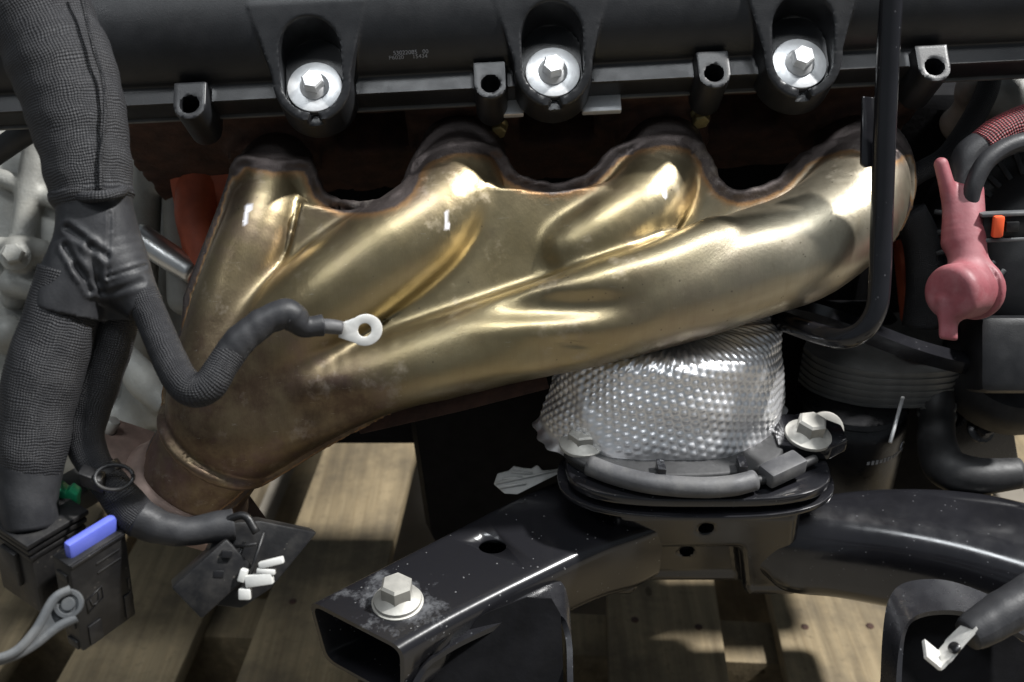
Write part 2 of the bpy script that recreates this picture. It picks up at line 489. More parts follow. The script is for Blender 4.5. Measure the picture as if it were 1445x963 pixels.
def wood_mat():
    t = NT('pallet_pine'); o = t.obj()
    oi = t.n('ShaderNodeObjectInfo').outputs['Random']
    sh = t.n('ShaderNodeVectorMath', operation='ADD', ins={0: o}); t.link(t.n('ShaderNodeCombineXYZ', ins={0: t.math('MULTIPLY', oi, 3.0), 1: t.math('MULTIPLY', oi, 7.0), 2: 0.0}).outputs[0], sh.inputs[1])
    o2 = sh.outputs[0]
    g = t.noise(t.mapped(o2, (30, 1.6, 30)), 3.0, 6, 0.6)
    g2 = t.noise(t.mapped(o2, (160, 4, 160)), 3.0, 3, 0.6)
    st = t.noise(o2, 9, 6, 0.65)
    c = t.mix(t.ramp(g, 0.35, 0.68), (0.30, 0.238, 0.145), (0.165, 0.13, 0.08))
    c = t.mix(t.math('MULTIPLY', t.ramp(g2, 0.45, 0.75), 0.35), c, (0.16, 0.11, 0.055))
    c = t.mix(t.math('MULTIPLY', t.ramp(st, 0.44, 0.62), 0.75), c, (0.085, 0.07, 0.05))
    vd = t.n('ShaderNodeTexVoronoi', ins={'Vector': t.mapped(o2, (1, 0.5, 1)), 'Scale': 26.0}).outputs['Distance']
    kn = t.math('MULTIPLY', t.math('LESS_THAN', vd, 0.075), t.math('GREATER_THAN', st, 0.5))
    c = t.mix(t.math('MULTIPLY', kn, 0.8), c, (0.05, 0.035, 0.02))
    fine = t.noise(o2, 120, 5, 0.7)
    c = t.mix(t.math('MULTIPLY', t.ramp(fine, 0.56, 0.7), 0.5), c, (0.09, 0.07, 0.045))
    b = t.math('ADD', t.math('MULTIPLY', g2, 0.6), t.math('MULTIPLY', fine, 0.5))
    return t.set(color=c, rough=0.75, normal=t.bump(b, 0.5, 0.0012), spec=0.25)
M['wood'] = wood_mat()
def chalk_mat():
    t = NT('black_paint_with_chalky_bolt_wash'); o = t.obj()
    ch = t.n('ShaderNodeAttribute', attribute_name='chalk').outputs['Fac']
    n = t.noise(t.mapped(o, (1, 1, 1)), 75, 8, 0.7)
    m = t.math('MULTIPLY', t.ramp(t.math('ADD', n, t.math('MULTIPLY_ADD', ch, 0.56, -0.40)), 0.36, 0.70), 0.55)
    v = t.n('ShaderNodeTexVoronoi', ins={'Vector': o, 'Scale': 260.0}).outputs['Distance']
    sm = t.math('MULTIPLY', t.math('LESS_THAN', v, 0.13), t.math('GREATER_THAN', t.noise(o, 90, 3), 0.53))
    c = t.mix(m, (0.011, 0.011, 0.013), (0.30, 0.31, 0.33))
    c = t.mix(t.math('MULTIPLY', sm, 0.35), c, (0.3, 0.3, 0.3))
    return t.set(color=c, rough=t.math('MULTIPLY_ADD', m, 0.4, 0.22), normal=t.bump(t.noise(o, 160, 4), 0.12, 0.0004), spec=0.6)
M['chalk'] = chalk_mat()
def manifold_mat():
    """straw-tinted stainless: attributes weld (bead and port heat), brown (collector heat)"""
    t = NT('heat_tinted_stainless'); o = t.obj()
    weld = t.n('ShaderNodeAttribute', attribute_name='weld').outputs['Fac']
    brown = t.n('ShaderNodeAttribute', attribute_name='brown').outputs['Fac']
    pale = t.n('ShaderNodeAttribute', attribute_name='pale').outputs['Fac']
    mark = t.n('ShaderNodeAttribute', attribute_name='mark').outputs['Fac']
    br = t.noise(t.mapped(o, (260, 260, 9)), 4.0, 3, 0.6)
    n1 = t.noise(o, 26, 6, 0.6)
    n2 = t.noise(o, 150, 6, 0.7)
    c = t.mix(t.ramp(n1, 0.3, 0.7), (0.32, 0.258, 0.142), (0.40, 0.335, 0.205))
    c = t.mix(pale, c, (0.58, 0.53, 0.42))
    bf = t.math('ADD', brown, t.math('MULTIPLY_ADD', n1, 0.7, -0.35), clamp=True)
    bf = t.math('MULTIPLY', bf, t.ramp(brown, 0.0, 0.2))
    bf = t.math('MULTIPLY', bf, t.math('MULTIPLY_ADD', t.ramp(t.noise(o, 60, 7, 0.68), 0.36, 0.60), 0.40, 0.72))
    c = t.mix(t.math('MULTIPLY', bf, 0.93), c, (0.125, 0.086, 0.060))
    pv = t.math('MULTIPLY', t.ramp(t.noise(o, 17, 5, 0.6), 0.50, 0.66), t.math('MULTIPLY_ADD', bf, 0.6, 0.22))
    c = t.mix(pv, c, (0.20, 0.13, 0.135))
    stk = t.math('MULTIPLY', t.ramp(t.noise(t.mapped(o, (90, 90, 7)), 3.0, 5, 0.7), 0.5, 0.8), 0.3)
    c = t.mix(stk, c, (0.27, 0.205, 0.125))
    wf = t.math('ADD', weld, t.math('MULTIPLY_ADD', n2, 0.5, -0.25), clamp=True)
    wf = t.math('MULTIPLY', wf, t.ramp(weld, 0.0, 0.15))
    c = t.mix(t.ramp(wf, 0.15, 0.45), c, (0.36, 0.21, 0.10))
    c = t.mix(t.ramp(wf, 0.40, 0.70), c, (0.105, 0.088, 0.084))
    scr = t.math('MULTIPLY', t.ramp(t.noise(t.mapped(o, (14, 160, 160), (0, 0, 0), (0.3, 0.6, 0.5)), 4.0, 4, 0.75), 0.66, 0.70), 0.35)
    c = t.mix(scr, c, (0.62, 0.58, 0.50))
    smear = t.math('MULTIPLY', t.ramp(t.noise(o, 38, 8, 0.72), 0.58, 0.72), 0.38)
    c = t.mix(smear, c, (0.55, 0.50, 0.45))
    vd = t.n('ShaderNodeTexVoronoi', ins={'Vector': o, 'Scale': 190.0}).outputs['Distance']
    sp = t.math('MULTIPLY', t.math('LESS_THAN', vd, 0.10), t.math('GREATER_THAN', n1, 0.52))
    c = t.mix(t.math('MULTIPLY', sp, 0.5), c, (0.10, 0.08, 0.06))
    c = t.mix(mark, c, (0.80, 0.80, 0.86))
    r = t.math('MULTIPLY_ADD', n2, 0.16, 0.27)
    r = t.math('ADD', r, t.math('MULTIPLY', wf, 0.22))
    r = t.math('ADD', r, t.math('MULTIPLY', bf, 0.08))
    r = t.math('ADD', r, t.math('MULTIPLY', smear, 0.5))
    met = t.math('SUBTRACT', 0.93, t.math('MULTIPLY', mark, 0.93))
    nb = t.bump(br, 0.25, 0.0003)
    nb = t.bump(t.math('MULTIPLY', n2, wf), 0.5, 0.0012, nb)
    return t.set(color=c, rough=r, metal=met, normal=nb)
M['manifold'] = manifold_mat()
M['flange'] = plain('purple_brown_heated_steel', (0.27, 0.195, 0.165), 0.5, 0.5, 0.35, 60, 0.3, 400, 0.2, (0.25, 0.20, 0.17))
def shield_mat():
    t = NT('embossed_aluminium_foil'); o = t.obj()
    n = t.noise(o, 70, 5)
    c = t.mix(n, (0.86, 0.86, 0.88), (0.97, 0.97, 0.98))
    return t.set(color=c, rough=t.math('MULTIPLY_ADD', t.noise(o, 200, 3), 0.18, 0.30), metal=0.85, normal=t.bump(t.noise(o, 600, 3), 0.2, 0.0004))
M['shield'] = shield_mat()

# hexagon flange bolt with its parts
def bolt(parent, org, axis, hexr, hexh, flr, flh, mat, wr=None, wh=0, wmat=None, name='bolt', hint=None, a0=0.2, dish=True):
    p = [(hexr * 0.5, flh), (hexr * 0.98, flh), (hexr, flh + hexh * 0.1), (hexr, flh + hexh * 0.86), (hexr * 0.84, flh + hexh), (hexr * 0.4, flh + hexh * 1.02), (0.3, flh + hexh * 1.03)]
    m = MB()
    v, f = lathe(p, org, axis, 6, hint, a0); m.put(v, f)
    v, f = lathe([(flr * 0.99, 0), (flr, flh * 0.25), (flr * 0.98, flh * 0.55), (hexr * 1.12, flh * 1.0), (hexr * 0.9, flh * 1.6)], org, axis, 28); m.put(v, f)
    b = m.build(name, mat, parent, True, 28)
    if wr:
        v, f = lathe([(wr * 0.97, -wh), (wr, -wh * 0.8), (wr, -0.25), (wr * 0.97, 0), (flr * 0.8, 0.05)], org, axis, 36)
        add('washer', v, f, wmat or mat, b, True, auto=35)
    return b
# ================================================================== setting: floor and pallet
fl = add('concrete_floor', np.array([V3(x, 0, 0) * 0 + (UP * -785 + RT * x - HZ * y) for x in (-9000, 9000) for y in (-3000, 9000)]), [[0, 2, 3, 1]], M['concrete'], None, False)
tag(fl, kind='structure')
ZT = -645.0
al = math.atan2(830 - 722.5, F / CP)
BD = nrm(-HZ * math.cos(al) + RT * math.sin(al))      # board direction
BX = nrm(RT * math.cos(al) + HZ * math.sin(al))       # across the boards
ref = PZ(722.5, 963, ZT)
def lat(px): return float((PZ(px, 963, ZT) - ref) @ BX)
pallet = thing('wooden_pallet', 'weathered pine pallet with spaced deck boards under the engine', 'pallet', ref - UP * 140 - HZ * 250)
bmesh_cache = {}
for k, (x0, x1) in enumerate([(-440, -262), (-180, -10), (77, 245), (332, 505), (590, 765), (860, 1030), (1113, 1288), (1372, 1545), (1628, 1800)]):
    a, b = lat(x0), lat(x1)
    c = ref + BX * (a + b) / 2 + BD * (330 + 8 * math.sin(k * 2.1)) - UP * (9.0 + (k % 3) * 0.6)
    tw = 0.006 * math.sin(k * 1.7)
    v, f = box(c, [nrm(BX + UP * tw), BD, nrm(UP - BX * tw)], [(b - a) / 2, 600, 9], 1.6)
    bd_ = add('deck_board', v, f, M['wood'], pallet, True, auto=40)
    for y_ in (75, -190, 640):
        for s_ in (-0.26, 0.3):
            v, f = lathe([(3.4, -1.5), (3.4, 0.3), (2.2, 0.6), (0.2, 0.65)], ref + BX * ((a + b) / 2 + s_ * (b - a)) + BD * (y_ + 5 * math.sin(k * 3 + s_ * 9)) - UP * ((k % 3) * 0.6), UP, 12)
            add('nail', v, f, M['rust'], bd_)
for y in (-190, 75, 640):
    v, f = box(ref + BD * y - UP * (18.8 + 45 + 0.8), [BD, BX, UP], [24, 620, 45], 1.5)
    add('stringer', v, f, M['wood'], pallet, True, auto=40)
for k, x in enumerate((-390, -150, 60, 300)):
    v, f = box(ref + BX * (lat(292) + 240 * (k - 1)) + BD * 330 - UP * 120, [BX, BD, UP], [48, 600, 9], 1.5)
    add('bottom_board', v, f, M['wood'], pallet, True, auto=40)

# ================================================================== valve cover
vc = thing('valve_cover', 'black moulded plastic valve cover along the top with three washered bolts', 'valve cover', B(0, 0, 0))
BOLTS = [(445, 125), (780, 104), (1127, 92)]
HOLES = [(267, 147), (692, 118), (1008, 103), (1319, 94)]
buv = [bank_uv(px, py, 12.0) for px, py in BOLTS]
huv = [bank_uv(px, py, 17.0) for px, py in HOLES]
def cover_f(P):
    q = P - BO
    u, v, w = q @ BU, q @ BV, q @ BW
    e_ = np.sqrt(((v + 56) / 42) ** 2 + ((w - 6) / 31) ** 2)
    body = (e_ - 1) * np.where(e_ > 1e-6, np.sqrt((v + 56) ** 2 + (w - 6) ** 2) / np.maximum(e_, 1e-6), 30)
    body = body + 0.5 * np.sin(u / 90.0)
    body = np.maximum(body, -w - 6)
    rail = np.maximum(np.maximum(v + 4, -v - 40), np.maximum(w - 8, -w - 7))
    d = smin(body, rail, 2.0)
    for u0, v0 in buv:
        du = u - u0; dv = v - v0
        wf = 15 + 0.40 * np.maximum(18 - dv, 0)
        half = 20 + 0.30 * np.maximum(-dv - 2, 0)
        two = np.where(dv > 0, np.sqrt(du * du + dv * dv) - 20, np.abs(du) - half)
        two = np.maximum(two, -dv - 46)
        tow = smax(smax(two, (w - np.minimum(wf, 36)) * 0.76, 0.8), -w - 5, 0.8)
        d = smin(d, tow, 1.0)
        pk = np.where(dv > 0, np.sqrt(du * du + dv * dv), np.sqrt(du * du + (np.maximum(-dv - 13, 0)) ** 2)) - 15.6
        pk = np.maximum(pk, 11.2 - w)
        d = smax(d, -pk, 0.7)
        nt = np.maximum(np.maximum(np.abs(du) - np.clip((dv - 12) * 0.5, 0.6, 4), 10 - w), np.maximum(12 - dv, dv - 30))
        d = smax(d, -nt, 0.8)
    for u0, v0 in huv:
        du = u - u0; dv = v - v0
        two = np.where(dv > 0, np.sqrt(du * du + dv * dv) - 8.4, np.abs(du) - 8.4)
        two = np.maximum(two, -dv - 12.5)
        tow = smax(smax(two, w - 17, 0.9), -w - 14, 0.8)
        d = smin(d, tow, 1.2)
        hole = np.maximum(np.sqrt(du * du + dv * dv) - 4.9, -w - 8)
        d = smax(d, -hole, 0.7)
    return d
# build in bank coordinates so that the grid follows the rail
def to_bank(f): return lambda Q: f(BO + Q[:, :1] * BU + Q[:, 1:2] * BV + Q[:, 2:3] * BW)
Pq, fq = nets(to_bank(cover_f), (-330, -92, -16), (330, 22, 74), 1.25, 3)
# bank frame (u, v, w) is left-handed against (x, y, z): flip faces
Pc = BO + Pq[:, :1] * BU + Pq[:, 1:2] * BV + Pq[:, 2:3] * BW
hand = np.dot(np.cross(BU, BV), BW)
if hand < 0: fq = [q[::-1] for q in fq]
add('cover_body', Pc, fq, M['plastic'], vc, True, auto=50)
for (u0, v0), a0 in zip(buv, (0.3, 0.75, 0.1)):
    o = B(u0, v0, 14.0)
    bolt(vc, o, BW + BU * 0.02, 5.8, 6.5, 7.6, 2.0, M['zinc'], 14.0, 2.0, M['zinc'], hint=BU, a0=a0)
    v, f = lathe([(9, -4), (14.6, -4), (14.6, -2.2), (13.4, -2.0)], o, BW, 32)
    add('grommet', v, f, M['rubber'], vc)
# metal tabs and gasket edge under the rail
for px, py, wd in ((712, 152, 10), (849, 147, 10.5)):
    u, v = bank_uv(px, py, -6)
    vv, ff = box(B(u, v - 3, -8.5), [BU, BV, BW], [wd, 7, 2.2], 0.8)
    add('metal_tab', vv, ff, M['zinc'], vc, True, auto=40)
vv, ff = box(B(0, -7, -8.6), [BU, BV, BW], [325, 4.2, 0.9], 0.3)
add('gasket', vv, ff, M['ribalu'], vc, True, auto=40)
def lettering(txt, org, xa, ya, size, mat, parent, name='printed_lettering', cw=1.0):
    cu = bpy.data.curves.new(name, 'FONT'); cu.body = txt; cu.size = size * 0.001; cu.align_x = 'LEFT'; cu.space_character = cw
    cu.extrude = 0.00002
    o = bpy.data.objects.new(name, cu); COL.objects.link(o)
    cu.materials.append(mat)
    X = nrm(W(xa) - W(V3(0, 0, 0))); Y0 = nrm(W(ya) - W(V3(0, 0, 0))); Z = nrm(np.cross(X, Y0)); Y = np.cross(Z, X)
    p = W(org)
    off = np.array(parent['wloc']); o.parent = parent
    m = Matrix(((X[0], Y[0], Z[0], p[0] - off[0]), (X[1], Y[1], Z[1], p[1] - off[1]), (X[2], Y[2], Z[2], p[2] - off[2]), (0, 0, 0, 1)))
    bpy.context.view_layer.update()
    me = bpy.data.meshes.new_from_object(o.evaluated_get(bpy.context.evaluated_depsgraph_get()))
    bpy.data.objects.remove(o); bpy.data.curves.remove(cu)
    o = bpy.data.objects.new(name, me); COL.objects.link(o); o.parent = parent
    o.matrix_local = m
    return o
def on_cover(px, py):
    """first hit of the pixel ray with the cover"""
    r = C(px, py, 1.0); t = np.arange(440, 600, 0.25)
    d = cover_f(r * t[:, None]); k = np.argmax(d < 0)
    p = r * t[k]
    g = np.array([cover_f((p + e)[None])[0] - cover_f((p - e)[None])[0] for e in np.eye(3) * 0.5])
    return p, nrm(g)
for txt, px, py, sz in (('53022085   00', 555, 77.5, 3.1), ('P6020     15434', 549, 84, 3.1)):
    p, g = on_cover(px, py)
    xa = nrm(BU - g * np.dot(BU, g)); ya = np.cross(g, xa)
    lettering(txt, p + g * 0.35, xa, ya, sz, M['print'], vc)

# ================================================================== cylinder head and block
hd = thing('cylinder_head', 'rusty dark cylinder head in the shade between valve cover and exhaust manifold', 'cylinder head', B(0, -10, -120))
ports_px = (388, 646, 935, 1200)
def head_f(P):
    q = P - BO
    u, v, w = q @ BU, q @ BV, q @ BW
    d = np.maximum(np.maximum(v + 9, -v - 120), np.maximum(w + 9.6, -w - 125))
    d = np.maximum(d, np.abs(u + 17) - 230)
    # recesses between the ports
    for px in (520, 790, 1065):
        u0, v0 = bank_uv(px, 195, -45)
        rc = np.maximum(np.maximum(np.abs(u - u0) - 22, np.abs(w + 48) - 22), np.abs(v + 9) - 26)
        d = smax(d, -rc, 5)
    # lug ring around each port
    for px in ports_px:
        u0, _ = bank_uv(px, 205, -58)
        d = smin(d, np.maximum(np.sqrt((u - u0) ** 2 + (w + 60) ** 2) - 27, np.abs(v + 6) - 7), 5)
    return d + 0.5 * vnoise(P, 16, 3)
Pq, fq = nets(to_bank(head_f), (-262, -60, -128), (275, 4, -4), 3.0, 3)
Pc = BO + Pq[:, :1] * BU + Pq[:, 1:2] * BV + Pq[:, 2:3] * BW
if hand < 0: fq = [q[::-1] for q in fq]
add('head_casting', Pc, fq, M['rust'], hd, True, auto=60)
for px, py in ((703, 190), (990, 180)):
    u, v = bank_uv(px, py, -36)
    bolt(hd, B(u, -6, -38), BV + BW * 0.35, 4.8, 5.5, 6.0, 1.5, M['yellowzinc'], name='head_bolt', a0=0.3)
blk = thing('engine_block', 'black engine block and oil pan in deep shade behind the manifold', 'engine block', C(700, 560, 720) - UP * 200)
v, f = box(C(740, 330, 745), [RT, UP, HZ], [240, 150, 60], 14)
add('block_casting', v, f, M['black_iron'], blk, True, auto=40)
v, f = box(C(742, 560, 760), [RT, HZ, UP], [72, 70, 95], 18, (1.2, 1.0))
add('oil_pan', v, f, M['black_iron'], blk, True, auto=40)
v, f = tube(*path([(284, 236, 640, 13), (276, 300, 640, 13), (292, 360, 640, 13), (300, 420, 640, 13)], 6), 12)[:2]
add('painted_rib', v, f, M['redpaint'], blk)
v, f = box(C(330, 330, 668), [RT, UP, HZ], [32, 60, 16], 6)
add('painted_rib', v, f, M['redpaint'], blk, True, auto=40)
v, f = box(C(1285, 640, 720), [RT, UP, HZ], [52, 70, 30], 10)
add('lower_casting', v, f, M['black_iron'], blk, True, auto=40)
v, f = box(C(1120, 560, 720), [RT, UP, HZ], [60, 70, 20], 10)
add('lower_casting', v, f, M['black_iron'], blk, True, auto=40)
kk = 578 / F
v, f = prism([((x - 650) * kk, (570 - y) * kk) for x, y in ((500, 590), (640, 560), (770, 530), (775, 548), (650, 580), (510, 612))], C(650, 570, 578), [RT, V3(0, 1, 0), V3(0, 0, 1)], 5, 0.8)
add('rusty_shelf', v, f, M['rust'], blk, True, auto=40)

# ================================================================== exhaust manifold
mf = thing('exhaust_manifold', 'straw-gold heat-tinted stainless exhaust manifold with four welded runners', 'exhaust manifold', C(290, 715, 575))
SDP = lambda L, n=6: path(L, n)
R4 = SDP([(1205, 190, 600, 23), (1212, 232, 580, 25), (1203, 290, 556, 28), (1140, 344, 545, 29), (1040, 380, 543, 29), (900, 426, 543, 28), (760, 466, 543, 25), (640, 500, 545, 22.5), (540, 527, 549, 22), (430, 560, 556, 27), (350, 596, 562, 31)])
R3 = SDP([(933, 188, 600, 22), (936, 228, 580, 22.5), (915, 280, 560, 22), (868, 320, 550, 20.5), (828, 342, 549, 19), (806, 352, 550, 17.5)])
R2 = SDP([(648, 188, 600, 23), (652, 232, 580, 24.5), (632, 292, 556, 26), (562, 350, 546, 27), (478, 408, 545, 27), (405, 470, 548, 26), (350, 540, 556, 29), (328, 590, 562, 32)])
R1 = SDP([(388, 205, 600, 20), (390, 245, 582, 20.5), (372, 315, 562, 20.5), (338, 400, 556, 21), (318, 480, 556, 23), (312, 550, 560, 28), (318, 590, 563, 31)])
RID = SDP([(1010, 345, 533, 14), (930, 378, 529, 14), (860, 402, 528, 14), (760, 436, 530, 13), (660, 470, 535, 12), (570, 498, 541, 11)], 2)
OUT = (C(318, 608, 566), C(318, 608, 566) + 47 * nrm(V3(-0.567, -0.735, -0.37)))
out_ax = nrm(OUT[1] - OUT[0])
WEB_D = 563.0
px2 = lambda pts: np.array([[(x - 722.5) / F * WEB_D, (481.5 - y) / F * WEB_D] for x, y in pts])
web = px2([(325, 240), (350, 215), (440, 222), (452, 268), (482, 288), (536, 287), (572, 268), (592, 220), (705, 215), (722, 244), (778, 263), (832, 250), (868, 218), (992, 215), (1012, 256), (1046, 274), (1100, 258), (1136, 218), (1265, 222), (1284, 290), (1250, 360), (1150, 420), (860, 505), (560, 575), (400, 630), (300, 620), (252, 520), (258, 420), (300, 310)])
seam_pts = [(330, 238), (345, 224), (388, 232), (436, 232), (452, 268), (482, 288), (536, 287), (572, 266), (590, 228), (640, 206), (700, 212), (724, 246), (778, 263), (834, 249), (866, 214), (935, 194), (988, 208), (1012, 256), (1046, 274), (1100, 256), (1132, 222), (1200, 200), (1262, 216)]
SEAM = spline([C(x, y, 570 if y > 240 else (557 if y < 215 else 562)) for x, y in seam_pts], 3)
def runners(P):
    d4 = chain_d(P, *R4); d3 = chain_d(P, *R3); d2 = chain_d(P, *R2); d1 = chain_d(P, *R1)
    d = smin(smin(d4, chain_d(P, *RID), 5), d3, 8); d = smin(d, d2, 8); d = smin(d, d1, 8)
    return d
SEAM0 = SEAM
def mani_f(P, parts=False, seam=True):
    d = runners(P)
    XY = P[:, :2] * (WEB_D / -P[:, 2])[:, None]
    slab = np.maximum(np.abs(P[:, 2] + WEB_D) - 2.4, poly_d(XY[:, 0], XY[:, 1], web))
    # flat panel between runners 2 and 3 stands further forward
    pan = np.maximum(np.abs(P[:, 2] + WEB_D - 15) - 6, poly_d(XY[:, 0], XY[:, 1], px2([(690, 262), (778, 272), (850, 262), (870, 330), (820, 400), (690, 440), (570, 492), (500, 500), (670, 350)])))
    pan = np.minimum(pan, np.maximum(np.abs(P[:, 2] + WEB_D - 12) - 6, poly_d(XY[:, 0], XY[:, 1], px2([(425, 285), (480, 298), (540, 297), (610, 268), (590, 345), (470, 410), (400, 390)]))))
    fin = np.maximum(np.abs(P[:, 2] + WEB_D - 1) - 1.6, d - 3.6)
    body = smin(d, slab, 5)
    body = smin(body, pan, 6)
    body = smin(body, fin, 1.6)
    # stamped hollows: underside facet of the long runner, left shoulder
    h1 = np.sqrt((((P - C(800, 512, 512)) / V3(30, 13, 11)) ** 2).sum(-1)) - 1
    body = smax(body, -h1 * 8, 7)
    h2 = np.sqrt((((P - C(735, 432, 512)) / V3(40, 8, 12)) ** 2).sum(-1)) - 1
    body = smax(body, -h2 * 8, 8)
    h3 = np.sqrt((((P - C(455, 600, 524)) / V3(26, 14, 12)) ** 2).sum(-1)) - 1
    body = smax(body, -h3 * 8, 8)
    q5 = P - C(822, 489, 519.5)
    h5 = np.sqrt(((q5 @ nrm(V3(1, -0.17, 0.1))) / 13) ** 2 + ((q5 @ nrm(V3(0.17, 1, 0))) / 2.4) ** 2 + (q5[:, 2] / 4) ** 2) - 1
    body = smax(body, -h5 * 2.4, 1.0)
    # spot dimple
    h4 = np.linalg.norm(P - C(556, 478, 521), axis=1) - 7
    body = smax(body, -h4, 2)
    # outlet
    col = seg_d(P, OUT[0] - out_ax * 12, OUT[1], 31.5, 31)
    t = (P - OUT[0]) @ out_ax
    rr = np.linalg.norm(P - OUT[0] - t[:, None] * out_ax, axis=1)
    bead = np.sqrt(np.maximum(rr - 33.0, 0) ** 2 + (t - 7) ** 2) - 3.2
    col = np.maximum(smin(col, bead, 1.6), t - 46)
    body = smin(np.maximum(body, t - 7), col, 2.0)
    # bead of weld along the upper edge
    if not seam: return body
    sd = chain_d(P, SEAM, np.full(len(SEAM), 2.3)) + 0.5 * vnoise(P, 8, 5)
    body = smin(body, sd, 1.6)
    if parts: return body, sd, d, t
    return body + 0.32 * vnoise(P, 48, 11) + 0.10 * vnoise(P, 19, 12)
tl_ = np.arange(520, 602, 1.0); S_new = []
for p_ in SEAM0:
    dv_ = mani_f(p_ / -p_[2] * tl_[:, None], False, False)
    k_ = int(np.argmax(dv_ < 0.3)) if (dv_ < 0.3).any() else int(np.argmin(dv_))
    S_new.append(-tl_[k_] - 0.5)
S_new = np.convolve(np.pad(S_new, 2, mode='edge'), np.ones(5) / 5, 'valid')
SEAM = SEAM0 * (S_new / SEAM0[:, 2])[:, None]
Pm, fm = nets(mani_f, C(1300, 0, 600) * V3(0, 0, 0) + V3(-200, -112, -626), V3(240, 124, -505), 1.9, 4)
bd, sd, dr, tt = mani_f(Pm, True)
pxm = 722.5 + Pm[:, 0] / -Pm[:, 2] * F; pym = 481.5 - Pm[:, 1] / -Pm[:, 2] * F
S2 = np.stack([722.5 + SEAM[:, 0] / -SEAM[:, 2] * F, 481.5 - SEAM[:, 1] / -SEAM[:, 2] * F, 0 * SEAM[:, 0]], -1)
s2d = chain_d(np.stack([pxm, pym, 0 * pxm], -1), S2, np.zeros(len(S2)))
above = np.clip((np.interp(pxm, S2[:, 0], S2[:, 1]) + 8 - pym) / 8, 0, 1)
inweb = poly_d(*(Pm[:, :2] * (WEB_D / -Pm[:, 2])[:, None]).T, web)
lowrim = np.clip(1 - np.abs(inweb) / 3.5, 0, 1) * (np.abs(Pm[:, 2] + WEB_D) < 6)
fin_edge = np.clip((dr - 2.4) / 1.0, 0, 1) * (np.abs(Pm[:, 2] + WEB_D) < 4) * (inweb > -4)
weld = np.clip(np.maximum.reduce([1.15 * np.exp(-np.maximum(s2d - 5, 0) / 9.0), above * 0.9, 0.75 * lowrim, 0.7 * fin_edge]), 0, 1)
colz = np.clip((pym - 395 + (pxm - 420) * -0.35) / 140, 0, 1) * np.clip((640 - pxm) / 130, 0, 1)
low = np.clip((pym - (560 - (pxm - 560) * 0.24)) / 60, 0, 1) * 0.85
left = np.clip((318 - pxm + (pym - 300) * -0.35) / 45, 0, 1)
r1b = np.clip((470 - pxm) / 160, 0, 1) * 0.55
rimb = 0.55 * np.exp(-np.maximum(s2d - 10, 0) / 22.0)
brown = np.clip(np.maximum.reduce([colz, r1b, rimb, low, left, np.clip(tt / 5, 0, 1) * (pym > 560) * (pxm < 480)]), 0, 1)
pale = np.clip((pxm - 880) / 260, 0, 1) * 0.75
mark = np.zeros(len(Pm))
for (x0, y0, x1, y1) in ((351, 290, 346, 312), (630, 304, 631, 320), (936, 262, 940, 278)):
    a, b = V3(x0, y0, 0), V3(x1, y1, 0); Q = np.stack([pxm, pym, 0 * pxm], -1)
    mark = np.maximum(mark, np.clip(1.6 - (seg_d(Q, a, b, 0, 0) / 3.0), 0, 1) * (Pm[:, 2] > -560))
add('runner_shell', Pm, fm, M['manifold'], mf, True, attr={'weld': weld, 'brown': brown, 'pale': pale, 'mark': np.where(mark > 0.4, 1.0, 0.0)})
# outlet flange, its stud and the clamp ring
fx = nrm(V3(0.86, -0.5, 0) - out_ax * np.dot(V3(0.86, -0.5, 0), out_ax)); fy = np.cross(out_ax, fx)
oval = []
for t in np.linspace(0, 2 * math.pi, 48, endpoint=False):
    c_, s_ = math.cos(t), math.sin(t)
    oval.append(((40 + 27 * abs(c_) ** 3) * c_, 41 * s_ * (1 - 0.25 * abs(c_))))
fo = OUT[1] - out_ax * 2
v, f = prism(oval, fo, [fx, fy, out_ax], 9, 1.2, [(-55, 0, 4.5)])
add('outlet_flange', v, f, M['flange'], mf, True, auto=40)
v, f = lathe([(4.0, -6), (4.0, 5), (3.2, 6), (0.5, 6.2)], fo + fx * -55 + out_ax * -1, -out_ax, 18)
add('stud', v, f, M['dullbolt'], mf, True, auto=40)
v, f = lathe([(30.2, -4.2), (32.8, -3), (35.0, 0), (36.6, 3), (36.6, 5.2)], OUT[1] - out_ax * 6, out_ax, 48)
add('weld_ring', v, f, M['flange'], mf)
for px, py, d in ((1012, 478, 566), (1058, 463, 574)):
    p = C(px, py, d)
    ax_ = nrm(RT * 0.85 - V3(0, 0.05, -0.5))
    v, f = lathe([(3.6, -16), (3.6, 3), (3.9, 3.5), (3.9, 7.5), (3.2, 8.2), (0.5, 8.3)], p, ax_, 18)
    add('shield_stud', v, f, M['dullbolt'], mf, True, auto=40)

# ================================================================== heat shield
hs = thing('heat_shield', 'dimpled bright aluminium heat shield cup on the black engine mount', 'heat shield', C(930, 570, 598))
HC = C(930, 566, 600) - UP * 7 + HZ * 4
nA, nH = 360, 120
ang = np.linspace(math.radians(186), math.radians(372), nA)
hh = np.linspace(0, 1, nH)
A_, H_ = np.meshgrid(ang, hh, indexing='ij')
dome = np.clip((H_ - 0.78) / 0.22, 0, 1)
rad_s = (1.0 - 0.20 * H_ ** 1.1) * (1 - 0.8 * (1 - np.sqrt(np.clip(1 - dome ** 2, 0, 1))))
rx = 71 * rad_s; rz = 54 * rad_s
rip = 1 + 0.010 * np.sin(A_ * 5 + 1) + 0.008 * np.sin(A_ * 9 + H_ * 2)
fold = np.exp(-((A_ - math.radians(228) - (0.35 - H_) * 0.9) / 0.10) ** 2) * 0.05 * np.clip(1 - H_ * 0.8, 0, 1)
skirt = np.clip(1 - H_ / 0.075, 0, 1)
flare = 0.03 * np.exp(-((A_ - math.radians(205)) / 0.45) ** 2) * np.clip(1 - H_ / 0.5, 0, 1)
rr_ = rip + flare + 0.012 * np.sin(A_ * 31) * skirt + fold + 0.045 * skirt ** 2
